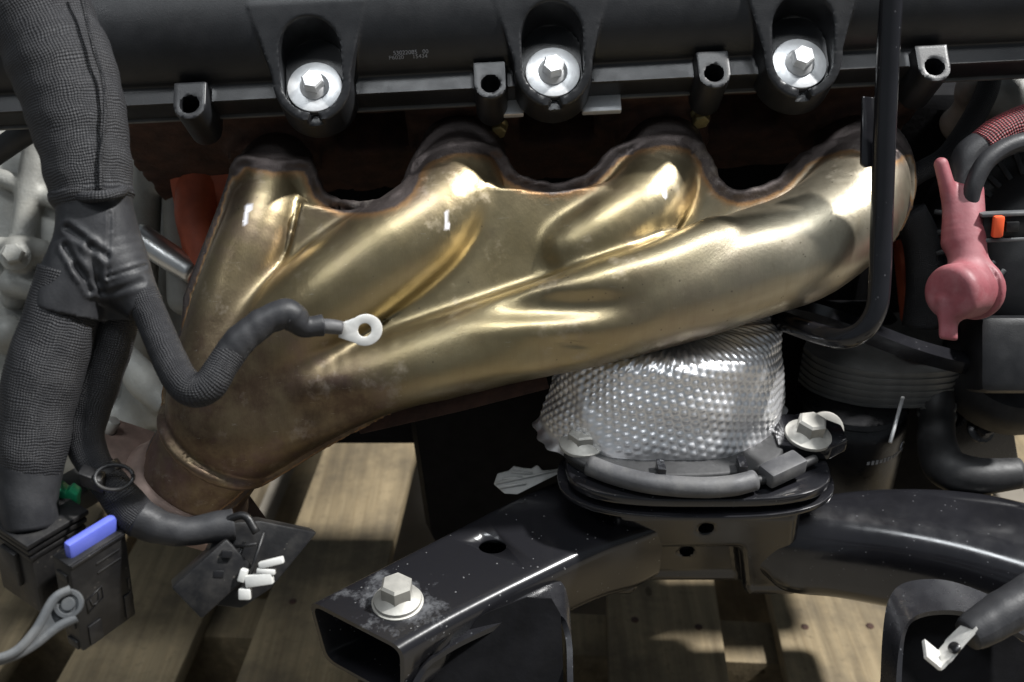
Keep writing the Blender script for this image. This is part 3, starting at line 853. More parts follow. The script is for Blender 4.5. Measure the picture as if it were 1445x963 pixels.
Ux = rx * rr_ * np.cos(A_); Uz = -rz * rr_ * np.sin(A_)
hgt = 68 * np.minimum(H_, 0.78 + 0.12 * np.sin(dome * 1.57)) + 4.0 * H_ * np.cos(A_) + 2.2 * np.sin(A_ * 3.1) * (1 - H_)
G = HC + Ux[..., None] * RT + Uz[..., None] * HZ + hgt[..., None] * UP + (H_ * 3)[..., None] * RT
s_ = (A_ - ang[0]) * 62; t_ = H_ * 68
pit = 5.0
kw = 2 * math.pi / (pit * 0.866)
dm = 0.0
for th_ in (0.0, math.pi / 3, 2 * math.pi / 3):
    dm = dm + np.cos(kw * (s_ * math.sin(th_ + 0.26) + t_ * math.cos(th_ + 0.26)))
dm = np.clip(dm / 3 + 0.25, -0.12, 1.0) ** 1.0 * 1.25
msk = np.clip((H_ - 0.085) / 0.04, 0, 1) * (1 - 0.55 * np.clip(fold / 0.03, 0, 1))
du = np.gradient(G, axis=0); dv = np.gradient(G, axis=1); Nn = np.cross(du, dv); Nn /= np.linalg.norm(Nn, axis=2)[..., None]
if (Nn[nA // 2, nH // 2] @ HZ) < 0: Nn = -Nn
soft = 0.5 + 0.5 * vnoise(G.reshape(-1, 3), 40, 21).reshape(A_.shape)
G = G + Nn * ((0.64 * (0.6 + 0.5 * np.clip(soft, 0, 1)) * dm * msk)[..., None]) + Nn * (1.1 * vnoise(G.reshape(-1, 3), 26, 4).reshape(A_.shape))[..., None]
v, f = sheet(G, 0.9)
add('shield_cup', v, f, M['shield'], hs, True, auto=60)
# ================================================================== engine mount
em = thing('engine_mount', 'black engine mount plate under the dimpled shield with grey bolts', 'engine mount', PZ(980, 655, -352))
EC = PZ(982, 652, -340)
def oval_pts(a, b, ear=0, n=56, ex=2.0):
    o = []
    for t in np.linspace(0, 2 * math.pi, n, endpoint=False):
        c_, s_ = math.cos(t), math.sin(t)
        o.append((a * math.copysign(abs(c_) ** (2 / ex), c_), b * math.copysign(abs(s_) ** (2 / ex), s_)))
    return o
v, f = prism(oval_pts(76, 36, ex=2.6), EC - UP * 9, [RT, HZ, -UP], 3.2, 0.8)
add('skirt_plate', v, f, M['blackpaint'], em, True, auto=40)
v, f = prism(oval_pts(72, 34, ex=3.0), EC - UP * 5.0, [RT, HZ, UP], 6, 1.6)
add('mount_plate', v, f, M['blackpaint'], em, True, auto=40)
v, f = prism(oval_pts(60, 30, ex=2.2), EC - HZ * 6 - RT * 12, [RT, HZ, UP], 9, 2.0)
add('rubber_ring', v, f, M['rubber'], em, True, auto=50)
for px, py in ((932, 668), (1046, 664)):
    v, f = box(PZ(px, py, -331), [RT, HZ, UP], [2.2, 5, 6], 0.6)
    add('rib', v, f, M['blackpaint'], em, True, auto=40)
pts = [PZ(x, y, -333) for x, y in ((832, 657), (866, 670), (915, 682), (980, 688), (1030, 686), (1064, 678))]
v, f, uv = tube(spline(pts, 6), 5.6, 16)
add('grey_hose_cover', v, f, M['greyrubber'], em)
pts = [PZ(x, y, -334) for x, y in ((800, 640), (832, 658), (915, 683), (1064, 679), (1120, 660), (1150, 648))]
v, f, uv = tube(spline(pts, 6), 2.6, 10)
add('retaining_wire', v, f, M['rubber'], em)
v, f = box(PZ(1104, 662, -331), [nrm(RT + UP * 0.1 - HZ * 0.55), nrm(HZ + RT * 0.55), UP], [12, 6, 4.5], 1.5)
add('clip', v, f, M['greyrubber'], em, True, auto=40)
v, f = prism([(-20, -16), (6, -18), (20, -6), (20, 8), (8, 16), (-20, 14)], PZ(1138, 626, -338), [RT, HZ, UP], 9, 1.5)
add('bolt_pad', v, f, M['blackpaint'], em, True, auto=40)
bolt(em, PZ(1140, 616, -329), UP + RT * 0.08 + HZ * 0.1, 8.2, 9.0, 13.0, 3.2, M['dullbolt'], name='mount_bolt', a0=0.15)
v, f = prism([(11 * math.cos(t), 11 * math.sin(t)) for t in np.linspace(0, 6.283, 28, endpoint=False)], C(1163, 607, 600), [RT, V3(0, 1, 0), V3(0, 0, 1)], 2.6, 0.6, [(-1, -2, 6.0)])
add('loop_washer', v, f, M['dullbolt'], em, True, auto=40)
bolt(em, PZ(822, 628, -332), UP, 8.2, 6.0, 13.0, 3.2, M['dullbolt'], name='mount_bolt', a0=0.15)

# ================================================================== crossmember
cm = thing('crossmember', 'glossy black stamped steel crossmember with open tube end and bolt', 'crossmember', PZ(980, 830, -470))
ZA = -374.0
def sec(tl, tr, h, ins_l=6, ins_r=2):
    s = nrm(tr - tl)
    return [tl, tr, tr - UP * h - s * ins_r, tl - UP * h + s * ins_l]
SECS = [((435, 846), (570, 916), 40), ((520, 803), (655, 868), 42), ((640, 742), (760, 815), 43), ((735, 694), (850, 772), 44), ((800, 668), (905, 752), 46), ((845, 655), (940, 738), 44)]
outer = []; inner = []
for (a, b, h) in SECS:
    tl, tr = PZ(*a, ZA), PZ(*b, ZA)
    q = sec(tl, tr, h); outer.append(round_loop([np.array(x) for x in q], 8, 5))
    s = nrm(tr - tl)
    qi = [tl + s * 2.6 - UP * 2.6, tr - s * 2.6 - UP * 2.6, q[2] - s * 2.6 + UP * 2.6, q[3] + s * 2.6 + UP * 2.6]
    inner.append(round_loop([np.array(x) for x in qi], 6.5, 5))
# resample smoothly along the arm
def smooth_loops(L, n=6):
    A = np.array(L); out = [spline(A[:, k, :], n) for k in range(A.shape[1])]
    return list(np.stack(out, 1))
outer = smooth_loops(outer); inner = smooth_loops(inner)
m = len(outer[0]); NO = len(outer)
loops = inner[:26][::-1] + outer
v, f = loft(loops, True, True)
bp = PZ(561, 848, ZA)
chalk = np.clip(1.15 - np.linalg.norm((v - bp) * V3(0.8, 1, 1), axis=1) / 34, 0, 1)
fl_edge = np.clip(1 - np.abs(np.linalg.norm(v - PZ(720, 850, ZA - 20), axis=1)) / 30, 0, 1) * 0.7
arm = add('left_arm', v, [q[::-1] for q in f], M['chalk'], cm, True, auto=50, attr={'chalk': np.maximum(chalk, fl_edge)})
bolt(cm, PZ(561, 848, ZA + 1), UP, 8.4, 9.5, 12.2, 3.0, M['dullbolt'], 13.2, 2.4, M['dullbolt'], name='arm_bolt', a0=0.5)
def cut(o, verts, faces):
    c = add('cutter', verts, faces, M['filter'], None)
    md = o.modifiers.new('cut', 'BOOLEAN'); md.object = c; md.operation = 'DIFFERENCE'; md.solver = 'EXACT'
    bpy.context.view_layer.update()
    me = bpy.data.meshes.new_from_object(o.evaluated_get(bpy.context.evaluated_depsgraph_get()))
    o.modifiers.clear(); o.data = me
    bpy.data.objects.remove(c)
hp = PZ(695, 771, ZA)
v, f = prism([(7.6 * math.cos(t), 6.0 * math.sin(t)) for t in np.linspace(0, 6.283, 26, endpoint=False)], hp - UP * 6, [RT, HZ, UP], 12)
cut(arm, v, f)
# pedestal with a pressed recess
PC_ = PZ(985, 762, -398) - HZ * 12
def ped_f(P):
    q = P - PC_
    x, y, z = q @ RT, q @ UP, q @ HZ
    hw = 55 - 0.10 * y + 6 * np.clip(-y / 30, 0, 1)
    zf = 24 + 6 * np.clip(y / 30, -1, 1)
    d = smax(smax(np.abs(x) - hw, np.abs(y - 2) - 42, 6), np.maximum(z - zf, -z - 40), 7)
    wx = 26 - 0.22 * (y + 10)
    rec = smax(smax(np.abs(x + 2) - wx, y - 4, 5), -(z - zf + 13), 4)
    d = smax(d, -rec, 5)
    for hx, hy in ((0, 22), (-5, -12)):
        hz = np.maximum(np.sqrt((x - hx) ** 2 + (y - hy) ** 2) - 4.2, -(z - 2))
        d = smax(d, -hz, 0.8)
    return d
def to_w(f, c): return lambda Q: f(c + Q[:, :1] * RT + Q[:, 1:2] * UP + Q[:, 2:3] * HZ)
Pq, fq = nets(to_w(ped_f, PC_), (-72, -46, -44), (72, 50, 40), 1.6, 4)
add('pedestal', PC_ + Pq[:, :1] * RT + Pq[:, 1:2] * UP + Pq[:, 2:3] * HZ, fq, M['blackpaint'], cm, True, auto=60)
# right arm
RS = [((1095, 692), (1080, 742), 40), ((1150, 684), (1120, 752), 52), ((1225, 674), (1195, 758), 54), ((1305, 672), (1275, 768), 56), ((1385, 678), (1365, 786), 56), ((1470, 696), (1465, 815), 56), ((1560, 720), (1570, 850), 56)]
L = []
for a, b, h in RS:
    bt, ft = PZ(*a, -372), PZ(*b, -380)
    L.append(round_loop([bt, ft, ft - UP * h + HZ * 2, bt - UP * h], 21, 6))
L = smooth_loops(L)
v, f = loft(L, True, True)
add('right_arm', v, [q[::-1] for q in f], M['blackpaint'], cm, True, auto=55)
# arched legs below the arms: bent sheets
def arch(pts, back, th, name, mat, d0):
    g0 = spline([C(x, y, d) for x, y, d in pts], 6)
    g = np.stack([g0, g0 + back * 0.5, g0 + back], 1)
    v, f = sheet(g, th)
    return add(name, v, f, mat, cm, True, auto=45)
ap = [(548, 1060), (585, 965), (625, 928), (690, 895), (745, 874), (783, 876), (797, 900), (800, 960), (803, 1060)]
kq = 480 / F
v, f = prism([((x - 690) * kq, (960 - y) * kq) for x, y in ap], C(690, 960, 480) - V3(0, 0, 32), [RT, V3(0, 1, 0), V3(0, 0, 1)], 60)
cut(arm, v, f)
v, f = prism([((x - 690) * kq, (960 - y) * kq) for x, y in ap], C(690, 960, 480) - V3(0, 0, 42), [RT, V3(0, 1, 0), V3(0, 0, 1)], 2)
add('shade_plate', v, f, M['black_iron'], cm, False)  # added black plate standing in for the unlit inside of the arm
arch([(545, 1060, 500), (585, 958, 506), (625, 920, 512), (690, 887, 518), (745, 866, 524), (790, 868, 526), (806, 900, 524), (809, 960, 516), (812, 1060, 506)], -HZ * 26, 3.0, 'arched_leg', M['gummed'], 0)
arch([(1262, 1040, 478), (1266, 940, 492), (1276, 888, 502), (1300, 866, 508), (1350, 862, 508), (1400, 876, 504), (1450, 900, 498), (1500, 936, 490)], -HZ * 22, 3.0, 'arched_leg', M['gummed'], 0)
kq = 500 / F
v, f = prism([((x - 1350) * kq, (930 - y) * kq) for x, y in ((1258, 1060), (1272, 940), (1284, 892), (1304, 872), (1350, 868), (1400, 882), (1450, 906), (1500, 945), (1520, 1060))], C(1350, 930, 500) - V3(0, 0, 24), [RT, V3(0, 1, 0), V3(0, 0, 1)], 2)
add('shade_plate', v, f, M['black_iron'], cm, False)  # added black plate behind the right arch, in place of its inner shade
# ================================================================== wiring harness
wh = thing('wiring_harness', 'thick black braided wiring harness with taped junction and three branches', 'wiring harness', C(120, 420, 440))
def wrinkle(k, amp, seed=0):
    r = random.Random(seed); ph = [r.random() * 6.28 for _ in range(4)]
    return lambda s, a: 1 + amp * (np.sin(s * k + ph[0] + 0.8 * np.sin(a + ph[1])) * (0.6 + 0.4 * np.sin(s * k * 0.37 + ph[2])) + 0.5 * np.sin(s * k * 1.9 + 2 * a + ph[3]))
p, r = path([(20, -60, 440, 22), (55, 20, 440, 22), (92, 105, 440, 21.5), (115, 190, 440, 19.5), (128, 262, 440, 17.2), (130, 278, 440, 17.5), (132, 292, 440, 15.5)], 14)
v, f, uv = tube(p, r, 44, True, wrinkle(0.26, 0.022, 1)); add('trunk_sleeve', v, f, M['braid'], wh, uv=uv)
p, r = path([(92, 268, 440, 2.2), (110, 277, 427, 2.4), (135, 278, 423, 2.4), (165, 273, 427, 2.2), (178, 266, 440, 2.2)], 8)
v, f, uv = tube(p, r, 12); add('sleeve_rolled_edge', v, f, M['braid'], wh, uv=uv)
# seam running down the trunk
p, r = path([(112, -20, 424, 0.9), (130, 60, 423.6, 0.9), (146, 115, 425.0, 0.9), (148, 170, 424.6, 0.9), (142, 225, 424.2, 0.9), (142, 268, 424.6, 0.9)], 10)
v, f, uv = tube(p, r, 8); add('sleeve_seam', v, f, M['braid_fine'], wh, uv=uv)
# taped junction: trunk flowing into three branches
J0 = path([(131, 270, 440, 15.8), (135, 300, 440, 15.6), (146, 340, 440, 15.5), (168, 385, 440, 13.2), (194, 420, 440, 9.2), (206, 436, 439, 7.9)], 4)
J1 = path([(136, 320, 440, 14.5), (120, 365, 438, 14.8), (105, 405, 437, 15.2), (95, 440, 437, 15.4)], 4)
J2 = path([(160, 370, 442, 12), (168, 415, 446, 10.5), (168, 448, 448, 9.0)], 4)
def tape_f(P):
    def ch(J):
        e = nrm(J[0][-1] - J[0][-2])
        return np.maximum(chain_d(P, *J), (P - J[0][-1]) @ e)
    d = smin(smin(ch(J0), ch(J1), 4), ch(J2), 3)
    d = np.maximum(d, (P - J0[0][0]) @ nrm(J0[0][0] - J0[0][1]))
    px = 722.5 + P[:, 0] / -P[:, 2] * F; py = 481.5 - P[:, 1] / -P[:, 2] * F
    for (x0, y0, x1, y1, am, wd) in ((95, 322, 150, 362, 1.5, 1.3), (92, 348, 128, 410, 1.7, 1.2), (128, 350, 142, 410, 1.4, 1.5), (150, 392, 205, 375, 0.8, 0.7), (155, 300, 152, 392, 0.7, 0.6), (150, 415, 200, 398, 0.8, 1.2), (108, 378, 135, 398, 1.0, 1.5)):
        q = np.stack([px, py, 0 * px], -1)
        e = seg_d(q, V3(x0, y0, 0), V3(x1, y1, 0), 0, 0) / 3.3
        am = am * 0.7
        d = d + am * np.exp(-(e / wd) ** 2) - 0.7 * am * np.exp(-((e - 2.2 * wd) / wd) ** 2)
    d = d + 0.35 * vnoise(P, 14, 8)
    return d
Pq, fq = nets(tape_f, V3(-222, -5, -478), V3(-140, 75, -412), 1.0, 3)
add('tape_wrap', Pq, fq, M['tape'], wh, True)
# left branch
p, r = path([(104, 385, 437, 14.4), (96, 415, 437, 14.6), (80, 470, 437, 15.4), (62, 530, 437, 16.0), (50, 590, 437, 15.0), (45, 640, 437, 14.2), (42, 668, 437, 13.0)], 12)
v, f, uv = tube(p, r, 40, True, wrinkle(0.17, 0.020, 4)); add('branch_sleeve', v, f, M['braid'], wh, uv=uv)
p, r = path([(46, 622, 437, 14.6), (42, 660, 437, 13.4), (40, 700, 436, 12.2), (44, 745, 436, 11.0)], 8)
v, f, uv = tube(p, r, 32, True, wrinkle(0.3, 0.015, 5)); add('tape_wrap', v, f, M['tape'], wh, uv=uv)
# middle branch
p, r = path([(170, 425, 450, 8.2), (160, 470, 451, 9.6), (142, 525, 452, 9.8), (126, 575, 452, 9.4), (120, 620, 450, 8.2), (134, 656, 447, 7.4), (160, 690, 445, 8.0), (186, 722, 445, 8.6), (202, 736, 445, 8.4)], 12)
v, f, uv = tube(p, r, 30, True, wrinkle(0.22, 0.03, 6)); add('branch_sleeve', v, f, M['braid_fine'], wh, uv=uv)
p, r = path([(196, 731, 445, 8.6), (225, 744, 446, 7.4), (262, 750, 448, 6.4), (300, 745, 452, 6.8), (330, 740, 455, 7.2)], 10)
v, f, uv = tube(p, r, 26, True, wrinkle(0.35, 0.03, 7)); add('tape_wrap', v, f, M['tape'], wh, uv=uv)
# cable tie with round head on the middle branch
tax = nrm(C(165, 695, 446) - C(134, 655, 446))
v, f = lathe([(7.9, -2.2), (8.7, -2.2), (8.7, 2.2), (7.9, 2.2)], C(146, 670, 447), tax, 28); tie = add('cable_tie', v, f, M['conn'], wh, True, auto=40)
hx_, hy_, _ = basis(nrm(V3(0.35, 0.45, 0.8)))
v, f, uv = tube(np.array([C(161, 674, 434) + hx_ * 7.6 * math.cos(t) + hy_ * 5.6 * math.sin(t) for t in np.linspace(0, 6.283, 29)]), 0.9, 8); add('tie_head', v, f, M['conn'], tie)
v, f = box(C(132, 676, 436), [nrm(RT - UP * 0.5), UP, HZ], [5, 3.5, 3.5], 0.8); add('tie_buckle', v, f, M['conn'], tie, True, auto=40)
# right branch to the ring terminal
p, r = path([(200, 415, 438, 6.6), (214, 448, 436, 6.9), (236, 500, 430, 7.0), (254, 535, 426, 7.2), (274, 551, 424, 7.2), (296, 543, 424, 7.0), (316, 512, 426, 6.6), (334, 488, 428, 6.4)], 12)
v, f, uv = tube(p, r, 28, True, wrinkle(0.5, 0.012, 9)); add('branch_sleeve', v, f, M['braid_fine'], wh, uv=uv)
p, r = path([(322, 503, 427, 6.6), (340, 480, 428, 6.6), (372, 455, 431, 6.2), (402, 443, 434, 6.4), (416, 450, 436, 6.2), (430, 461, 438, 4.8), (455, 459, 441, 4.6)], 12)
v, f, uv = tube(p, r, 26, True, wrinkle(0.6, 0.03, 10)); add('tape_wrap', v, f, M['tape'], wh, uv=uv)
p, r = path([(440, 460, 440, 3.2), (466, 461, 442, 3.3), (482, 463, 444, 3.0)], 4)
v, f, uv = tube(p, r, 18); add('crimp_barrel', v, f, M['greyrubber'], wh)
t0 = C(516, 466, 446); k = 446 / F
ring = [(24 * k * math.cos(a), 22.5 * k * math.sin(a)) for a in np.linspace(math.radians(-128), math.radians(128), 30)] + [(-36 * k, 11 * k), (-38 * k, -9 * k)]
v, f = prism(ring, t0, [nrm(V3(1, 0.04, 0)), V3(0, 1, 0), V3(0, 0, 1)], 1.4, 0.3, [(-1 * k, 0, 9.6 * k)])
add('ring_terminal', v, f, M['tin'], wh, True, auto=40)
# large connector
TL, TR_, BL = C(108, 782, 420), C(172, 742, 437), C(121, 925, 445)
ca = nrm(TR_ - TL); cu_ = nrm(TL - BL); cu_ = nrm(cu_ - ca * np.dot(cu_, ca)); cb = np.cross(ca, cu_)
cc = TL + (TR_ - TL) * 0.5 + (BL - TL) * 0.5
v, f = box(cc - cb * 5, [ca, cu_, cb], [14.0, 24.5, 5.5], 0.9); slab = add('connector_cover', v, f, M['conn'], wh, True, auto=40)
for (x, y, w_, h_) in ((-7.0, -18, 3.2, 5.5), (10.5, -16, 1.8, 6.5), (0, 23.2, 13.4, 0.7)):
    v, f = box(cc + cb * 0.7 + ca * x + cu_ * y, [ca, cu_, cb], [w_, h_, 0.5], 0.2); add('raised_pad', v, f, M['conn'], slab, True, auto=40)
for y in (-12, -4, 12, 17):
    v, f = box(cc + cb * 0.55 + ca * (12.2 if y < 5 else 4) + cu_ * y, [ca, cu_, cb], [0.5 if y < 5 else 6, 3 if y < 5 else 0.4, 0.35], 0.1); add('moulded_rib', v, f, M['conn'], slab, True, auto=40)
for y in (-22, -10, 4, 16):
    v, f = box(cc - ca * 14.1 - cb * 5 + cu_ * y, [ca, cu_, cb], [0.7, 2.2, 3.2], 0.3); add('side_catch', v, f, M['conn'], slab, True, auto=40)
# embossed square with a U mark
for pts in ([(-9, -5.5), (-1, -2.5), (-1, 4), (-9, 1.5), (-9, -5.5)], [(-7.2, 0.8), (-6.6, -2.6), (-5.0, -3.2), (-3.4, -1.8), (-2.8, 2.0)]):
    v, f, uv = tube(np.array([cc + cb * 0.65 + ca * x + cu_ * y for x, y in pts]), 0.35, 8); add('embossed_mark', v, f, M['conn'], slab)
v, f = box(cc + cu_ * 26.5 - cb * 4.5 + ca * 1.0, [ca, cu_, cb], [12.0, 5.0, 2.2], 1.6); add('lock_tab', v, f, M['blue'], slab, True, auto=40)
ba, bu, bb = ca, cu_, cb
bc = C(46, 772, 424) + ba * 12 - bb * 15 - bu * 19
v, f = box(bc, [ba, bu, bb], [13, 20, 14], 2.2); body = add('connector_body', v, f, M['conn'], wh, True, auto=40)
for k_, (h_, g_) in enumerate(((20.5, 15.0), (16.5, 14.2), (12.5, 13.6))):
    v, f = box(bc + bu * h_, [ba, bu, bb], [g_, 1.3, g_ + 1], 0.6); add('collar_rib', v, f, M['conn'], body, True, auto=40)
v, f = box(bc + ba * -13.6 + bu * 2, [ba, bu, bb], [1.6, 9, 5], 0.6); add('side_latch', v, f, M['conn'], body, True, auto=40)
v, f = box(bc + ba * 20 + bu * 17 - bb * 4, [ca, cu_, cb], [12, 5, 9], 1.0); add('terminal_block', v, f, M['conn'], body, True, auto=40)
v, f = box(bc + ba * 6 - bu * 24, [ba, bu, bb], [9, 8, 9], 2); add('lower_housing', v, f, M['conn'], body, True, auto=40)
# grey lever: pivot disc and two bars meeting at the lower left
pv = C(97, 852, 416)
lev = MB()
v, f = lathe([(5.6, -1.5), (5.9, 0), (5.6, 1.3), (4.2, 1.3), (3.8, 0.2), (2.8, 0.2), (2.5, 1.4), (0.4, 1.4)], pv, nrm(V3(0.15, 0.1, 1)), 28); lev.put(v, f)
for pts in ([(100, 832, 416), (76, 846, 413), (50, 890, 408), (18, 922, 404), (-30, 935, 400)], [(108, 872, 416), (80, 886, 413), (46, 912, 409), (14, 928, 405), (-30, 940, 401)]):
    q = spline([C(*a) for a in pts], 8)
    v, f, uv = tube(q, 1.5, 12, True, None, 1.3); lev.put(v, f)
lever = lev.build('lever', M['conngrey'], wh)
gq = spline([C(*a) for a in [(92, 838, 417.5), (68, 862, 414), (45, 898, 410), (20, 925, 406)]], 6); gq2 = spline([C(*a) for a in [(100, 870, 417.5), (72, 888, 414), (47, 910, 410.5), (20, 927, 406.5)]], 6)
v, f = sheet(np.stack([gq, gq2], 1), 0.8); add('lever_web', v, f, M['conngrey'], lever, True, auto=40)
v, f = prism([(-6, -5), (6, -6), (7, 1), (4, 4), (2, 2), (0, 5), (-3, 5), (-6, 1)], C(94, 690, 452), [RT, UP, HZ], 6, 0.8); add('clip', v, f, M['green'], wh, True, auto=40)
# flat connector on the middle branch
fa = nrm(C(440, 742, 470) - C(300, 735, 455)); fb_ = nrm(C(272, 855, 448) - C(300, 745, 452)); fn = nrm(np.cross(fa, fb_)); fn = fn if fn[2] > 0 else -fn
fb_ = nrm(fb_ - fa * np.dot(fa, fb_))
fc = C(347, 797, 458)
plan = [(-24, 17), (0, 19), (12, 10), (30, -16), (4, -20), (-13, -18)]
v, f = prism([(x, y) for x, y in plan], fc - fn * 12, [fa, fb_, fn], 14, 1.2); fcon = add('connector_body', v, f, M['conn'], wh, True, auto=40)
v, f = box(C(300, 812, 452), [nrm(fa * 0.7 + fb_ * -0.75), nrm(fb_ * 0.7 + fa * 0.75), fn], [15, 9.5, 9], 1.2); blk_ = add('terminal_block', v, f, M['conn'], fcon, True, auto=40)
for k_ in range(3):
    v, f = box(C(296 + 12 * k_, 838 - 28 * k_, 445), [nrm(fa), nrm(fb_), fn], [2.2, 1.6, 1.2], 0.4); add('latch_window', v, f, M['filter'], fcon, True, auto=40)
for x0, y0, x1, y1 in ((345, 765, 318, 838), (372, 752, 345, 838), (330, 772, 362, 768)):
    v, f, uv = tube(np.array([C(x0, y0, 450), C(x1, y1, 446)]), 0.8, 8); add('moulded_rib', v, f, M['conn'], fcon)
v, f, uv = tube(spline([C(318, 735, 450), C(345, 728, 449), (C(362, 752, 448))], 5), 1.8, 10); add('latch_bar', v, f, M['conn'], fcon)
for px, py, w_, h_, rot in ((366, 818, 6.0, 2.6, 0.15), (383, 794, 5.4, 1.5, 0.25), (343, 812, 1.6, 2.8, -0.3), (346, 838, 2.6, 2.4, 0.0), (376, 806, 4, 1.2, -0.1)):
    x_ = nrm(RT + V3(0, rot, 0)); v, f = box(C(px, py, 446), [x_, np.cross(V3(0, 0, 1), x_), V3(0, 0, 1)], [w_, h_, 2.0], 0.6)
    add('terminal_lock', v, f, M['white'], fcon, True, auto=40)

# ================================================================== gearbox housing at the left
tr = thing('gearbox_housing', 'pale cast aluminium gearbox housing behind the harness', 'gearbox', C(120, 620, 720) - UP * 60)
def gear_f(P):
    px = 722.5 + P[:, 0] / -P[:, 2] * F; py = 481.5 - P[:, 1] / -P[:, 2] * F
    q = P - C(120, 380, 800)
    z = P[:, 2]
    bell = np.sqrt((np.abs(q[:, 0]) / 165) ** 4 + (np.abs(q[:, 1]) / 170) ** 4 + (q[:, 2] / 95) ** 4) ** 0.5 * 95 - 95
    d = bell
    for (a, b, r) in (((252, 190, 668), (262, 420, 680), 12), ((60, 150, 700), (20, 420, 700), 9), ((-20, 350, 690), (60, 355, 690), 8), ((20, 400, 692), (90, 412, 692), 10), ((0, 480, 695), (120, 500, 695), 9), ((210, 200, 675), (190, 620, 690), 10), ((0, 250, 700), (90, 290, 700), 6), ((-10, 560, 690), (250, 590, 690), 9), ((200, 190, 668), (265, 205, 668), 11)):
        d = smin(d, seg_d(P, C(*a), C(*b), r, r), 3)
    for (x, y, dd, r) in ((28, 358, 684, 12), (236, 245, 672, 13), (12, 470, 688, 12), (230, 560, 680, 13), (150, 600, 690, 14)):
        d = smin(d, np.linalg.norm(P - C(x, y, dd), axis=1) - r, 6)
    for (x, y, dd, r) in ((212, 250, 655, 11), (45, 440, 672, 12), (35, 300, 676, 10), (150, 545, 670, 14)):
        d = smax(d, -(np.linalg.norm(P - C(x, y, dd), axis=1) - r), 5)
    return d + 0.25 * vnoise(P, 30, 2)
Pq, fq = nets(gear_f, V3(-440, -140, -860), V3(-150, 200, -630), 3.2, 3)
add('housing_casting', Pq, fq, M['castalu'], tr, True, auto=60)
v, f, uv = tube(*path([(195, 332, 640, 8.5), (232, 358, 636, 8.5), (275, 386, 634, 7.5)], 6), 20); add('dowel_tube', v, f, M['alubright'], tr)
v, f, uv = tube(*path([(150, 480, 650, 9), (182, 512, 645, 9.5), (205, 540, 640, 11), (222, 560, 638, 9), (236, 575, 636, 7)], 6), 20); add('dowel_tube', v, f, M['castalu'], tr)
bolt(tr, C(22, 362, 675), V3(0.2, 0.2, 1), 7, 7, 10, 2, M['castalu'], name='case_bolt')
bolt(tr, C(238, 212, 655), V3(0.1, -0.2, 1), 6, 6, 8, 2, M['castalu'], name='case_bolt')
# cast bracket with a diamond grid between gearbox and head
brk = thing('cast_bracket', 'grey cast bracket with diamond grip pattern left of the head', 'bracket', C(245, 215, 640))
v, f = prism([(-36, 16), (-6, 20), (22, -4), (38, -22), (30, -26), (10, -14), (-10, -8), (-34, -2)], C(245, 200, 648), [RT, V3(0, 1, 0), V3(0, 0, 1)], 12, 1.5)
add('bracket_plate', v, f, M['castalu'], brk, True, auto=40)
for i in range(5):
    for j in range(5):
        p_ = C(246 + i * 7 + j * 1.5, 178 + j * 7.5 + i * 1.2, 634)
        if i + j < 8:
            v, f = box(p_, [nrm(V3(1, 1, 0)), nrm(V3(-1, 1, 0)), V3(0, 0, 1)], [1.15, 1.15, 0.8], 0.3); add('grip_stud', v, f, M['castalu'], brk, False)
hz1 = thing('vent_hose', 'thin black hose curving in from the left edge', 'hose', C(0, 215, 600))
v, f, uv = tube(*path([(-40, 240, 610, 7), (0, 212, 606, 7), (40, 186, 600, 7), (80, 168, 600, 7)], 8), 18); add('hose', v, f, M['rubber'], hz1, uv=uv)
rb = thing('rusty_pipe', 'rust-brown pipe end at the upper left behind the harness', 'pipe', C(5, 140, 640))
v, f, uv = tube(*path([(-40, 150, 660, 11), (10, 128, 655, 11), (60, 120, 655, 11)], 6), 18); add('pipe', v, f, M['rust'], rb)

# ================================================================== things at the right
dt = thing('dipstick_tube', 'glossy black upright tube in front of the right manifold runner', 'tube', C(1190, 478, 500))
v, f, uv = tube(*path([(1262, -60, 480, 5.4), (1254, 60, 488, 5.4), (1248, 200, 500, 5.5), (1244, 320, 510, 5.5), (1242, 390, 512, 5.5), (1236, 438, 514, 5.5), (1216, 468, 518, 5.5), (1186, 478, 526, 5.5), (1150, 470, 540, 5.5), (1100, 452, 570, 5.5)], 12), 24)
add('tube', v, f, M['blackpaint'], dt, uv=uv)
kk = 492 / F
v, f = prism([(-10 * kk, -48 * kk), (-4 * kk, -54 * kk), (8 * kk, -52 * kk), (12 * kk, -40 * kk), (26 * kk, 46 * kk), (-8 * kk, 50 * kk)], C(1222, 186, 510), [RT, V3(0, 1, 0), V3(0, 0, 1)], 3.5, 0.8)
add('bracket', v, f, M['blackpaint'], dt, True, auto=40)
bar = thing('support_bar', 'black flat-sided bar running right below the manifold end', 'bar', C(1280, 495, 600))
q = spline([C(*a) for a in [(1095, 432, 590), (1150, 444, 588), (1215, 466, 588), (1290, 494, 590), (1370, 514, 594), (1470, 524, 598)]], 8)
v, f, uv = tube(q, 8.0, 4, True, None, 0.8); add('bar', v, f, M['blackpaint'], bar, True, auto=40)
v, f = lathe([(10, -14), (11, -12), (11, 8), (9.5, 10), (4, 10.2)], C(1446, 522, 585), V3(-0.55, 0.1, 0.8), 28); add('end_bush', v, f, M['dullbolt'], bar, True, auto=40)
oc = thing('oil_cooler', 'dark grey finned oil cooler block above the black filter', 'oil cooler', C(1230, 565, 650))
plan = []
w0 = PZ(1130, 548, -345); 
for x, y in ((1126, 538), (1140, 512), (1170, 500), (1240, 488), (1352, 492), (1358, 548), (1335, 572), (1240, 576), (1180, 566), (1145, 553)):
    q = PZ(x, y, -352) - PZ(1240, 540, -352); plan.append((q @ RT, q @ HZ))
plan = [tuple(p_) for p_ in spline(np.array(plan + plan[:1]), 4)[:-1]]
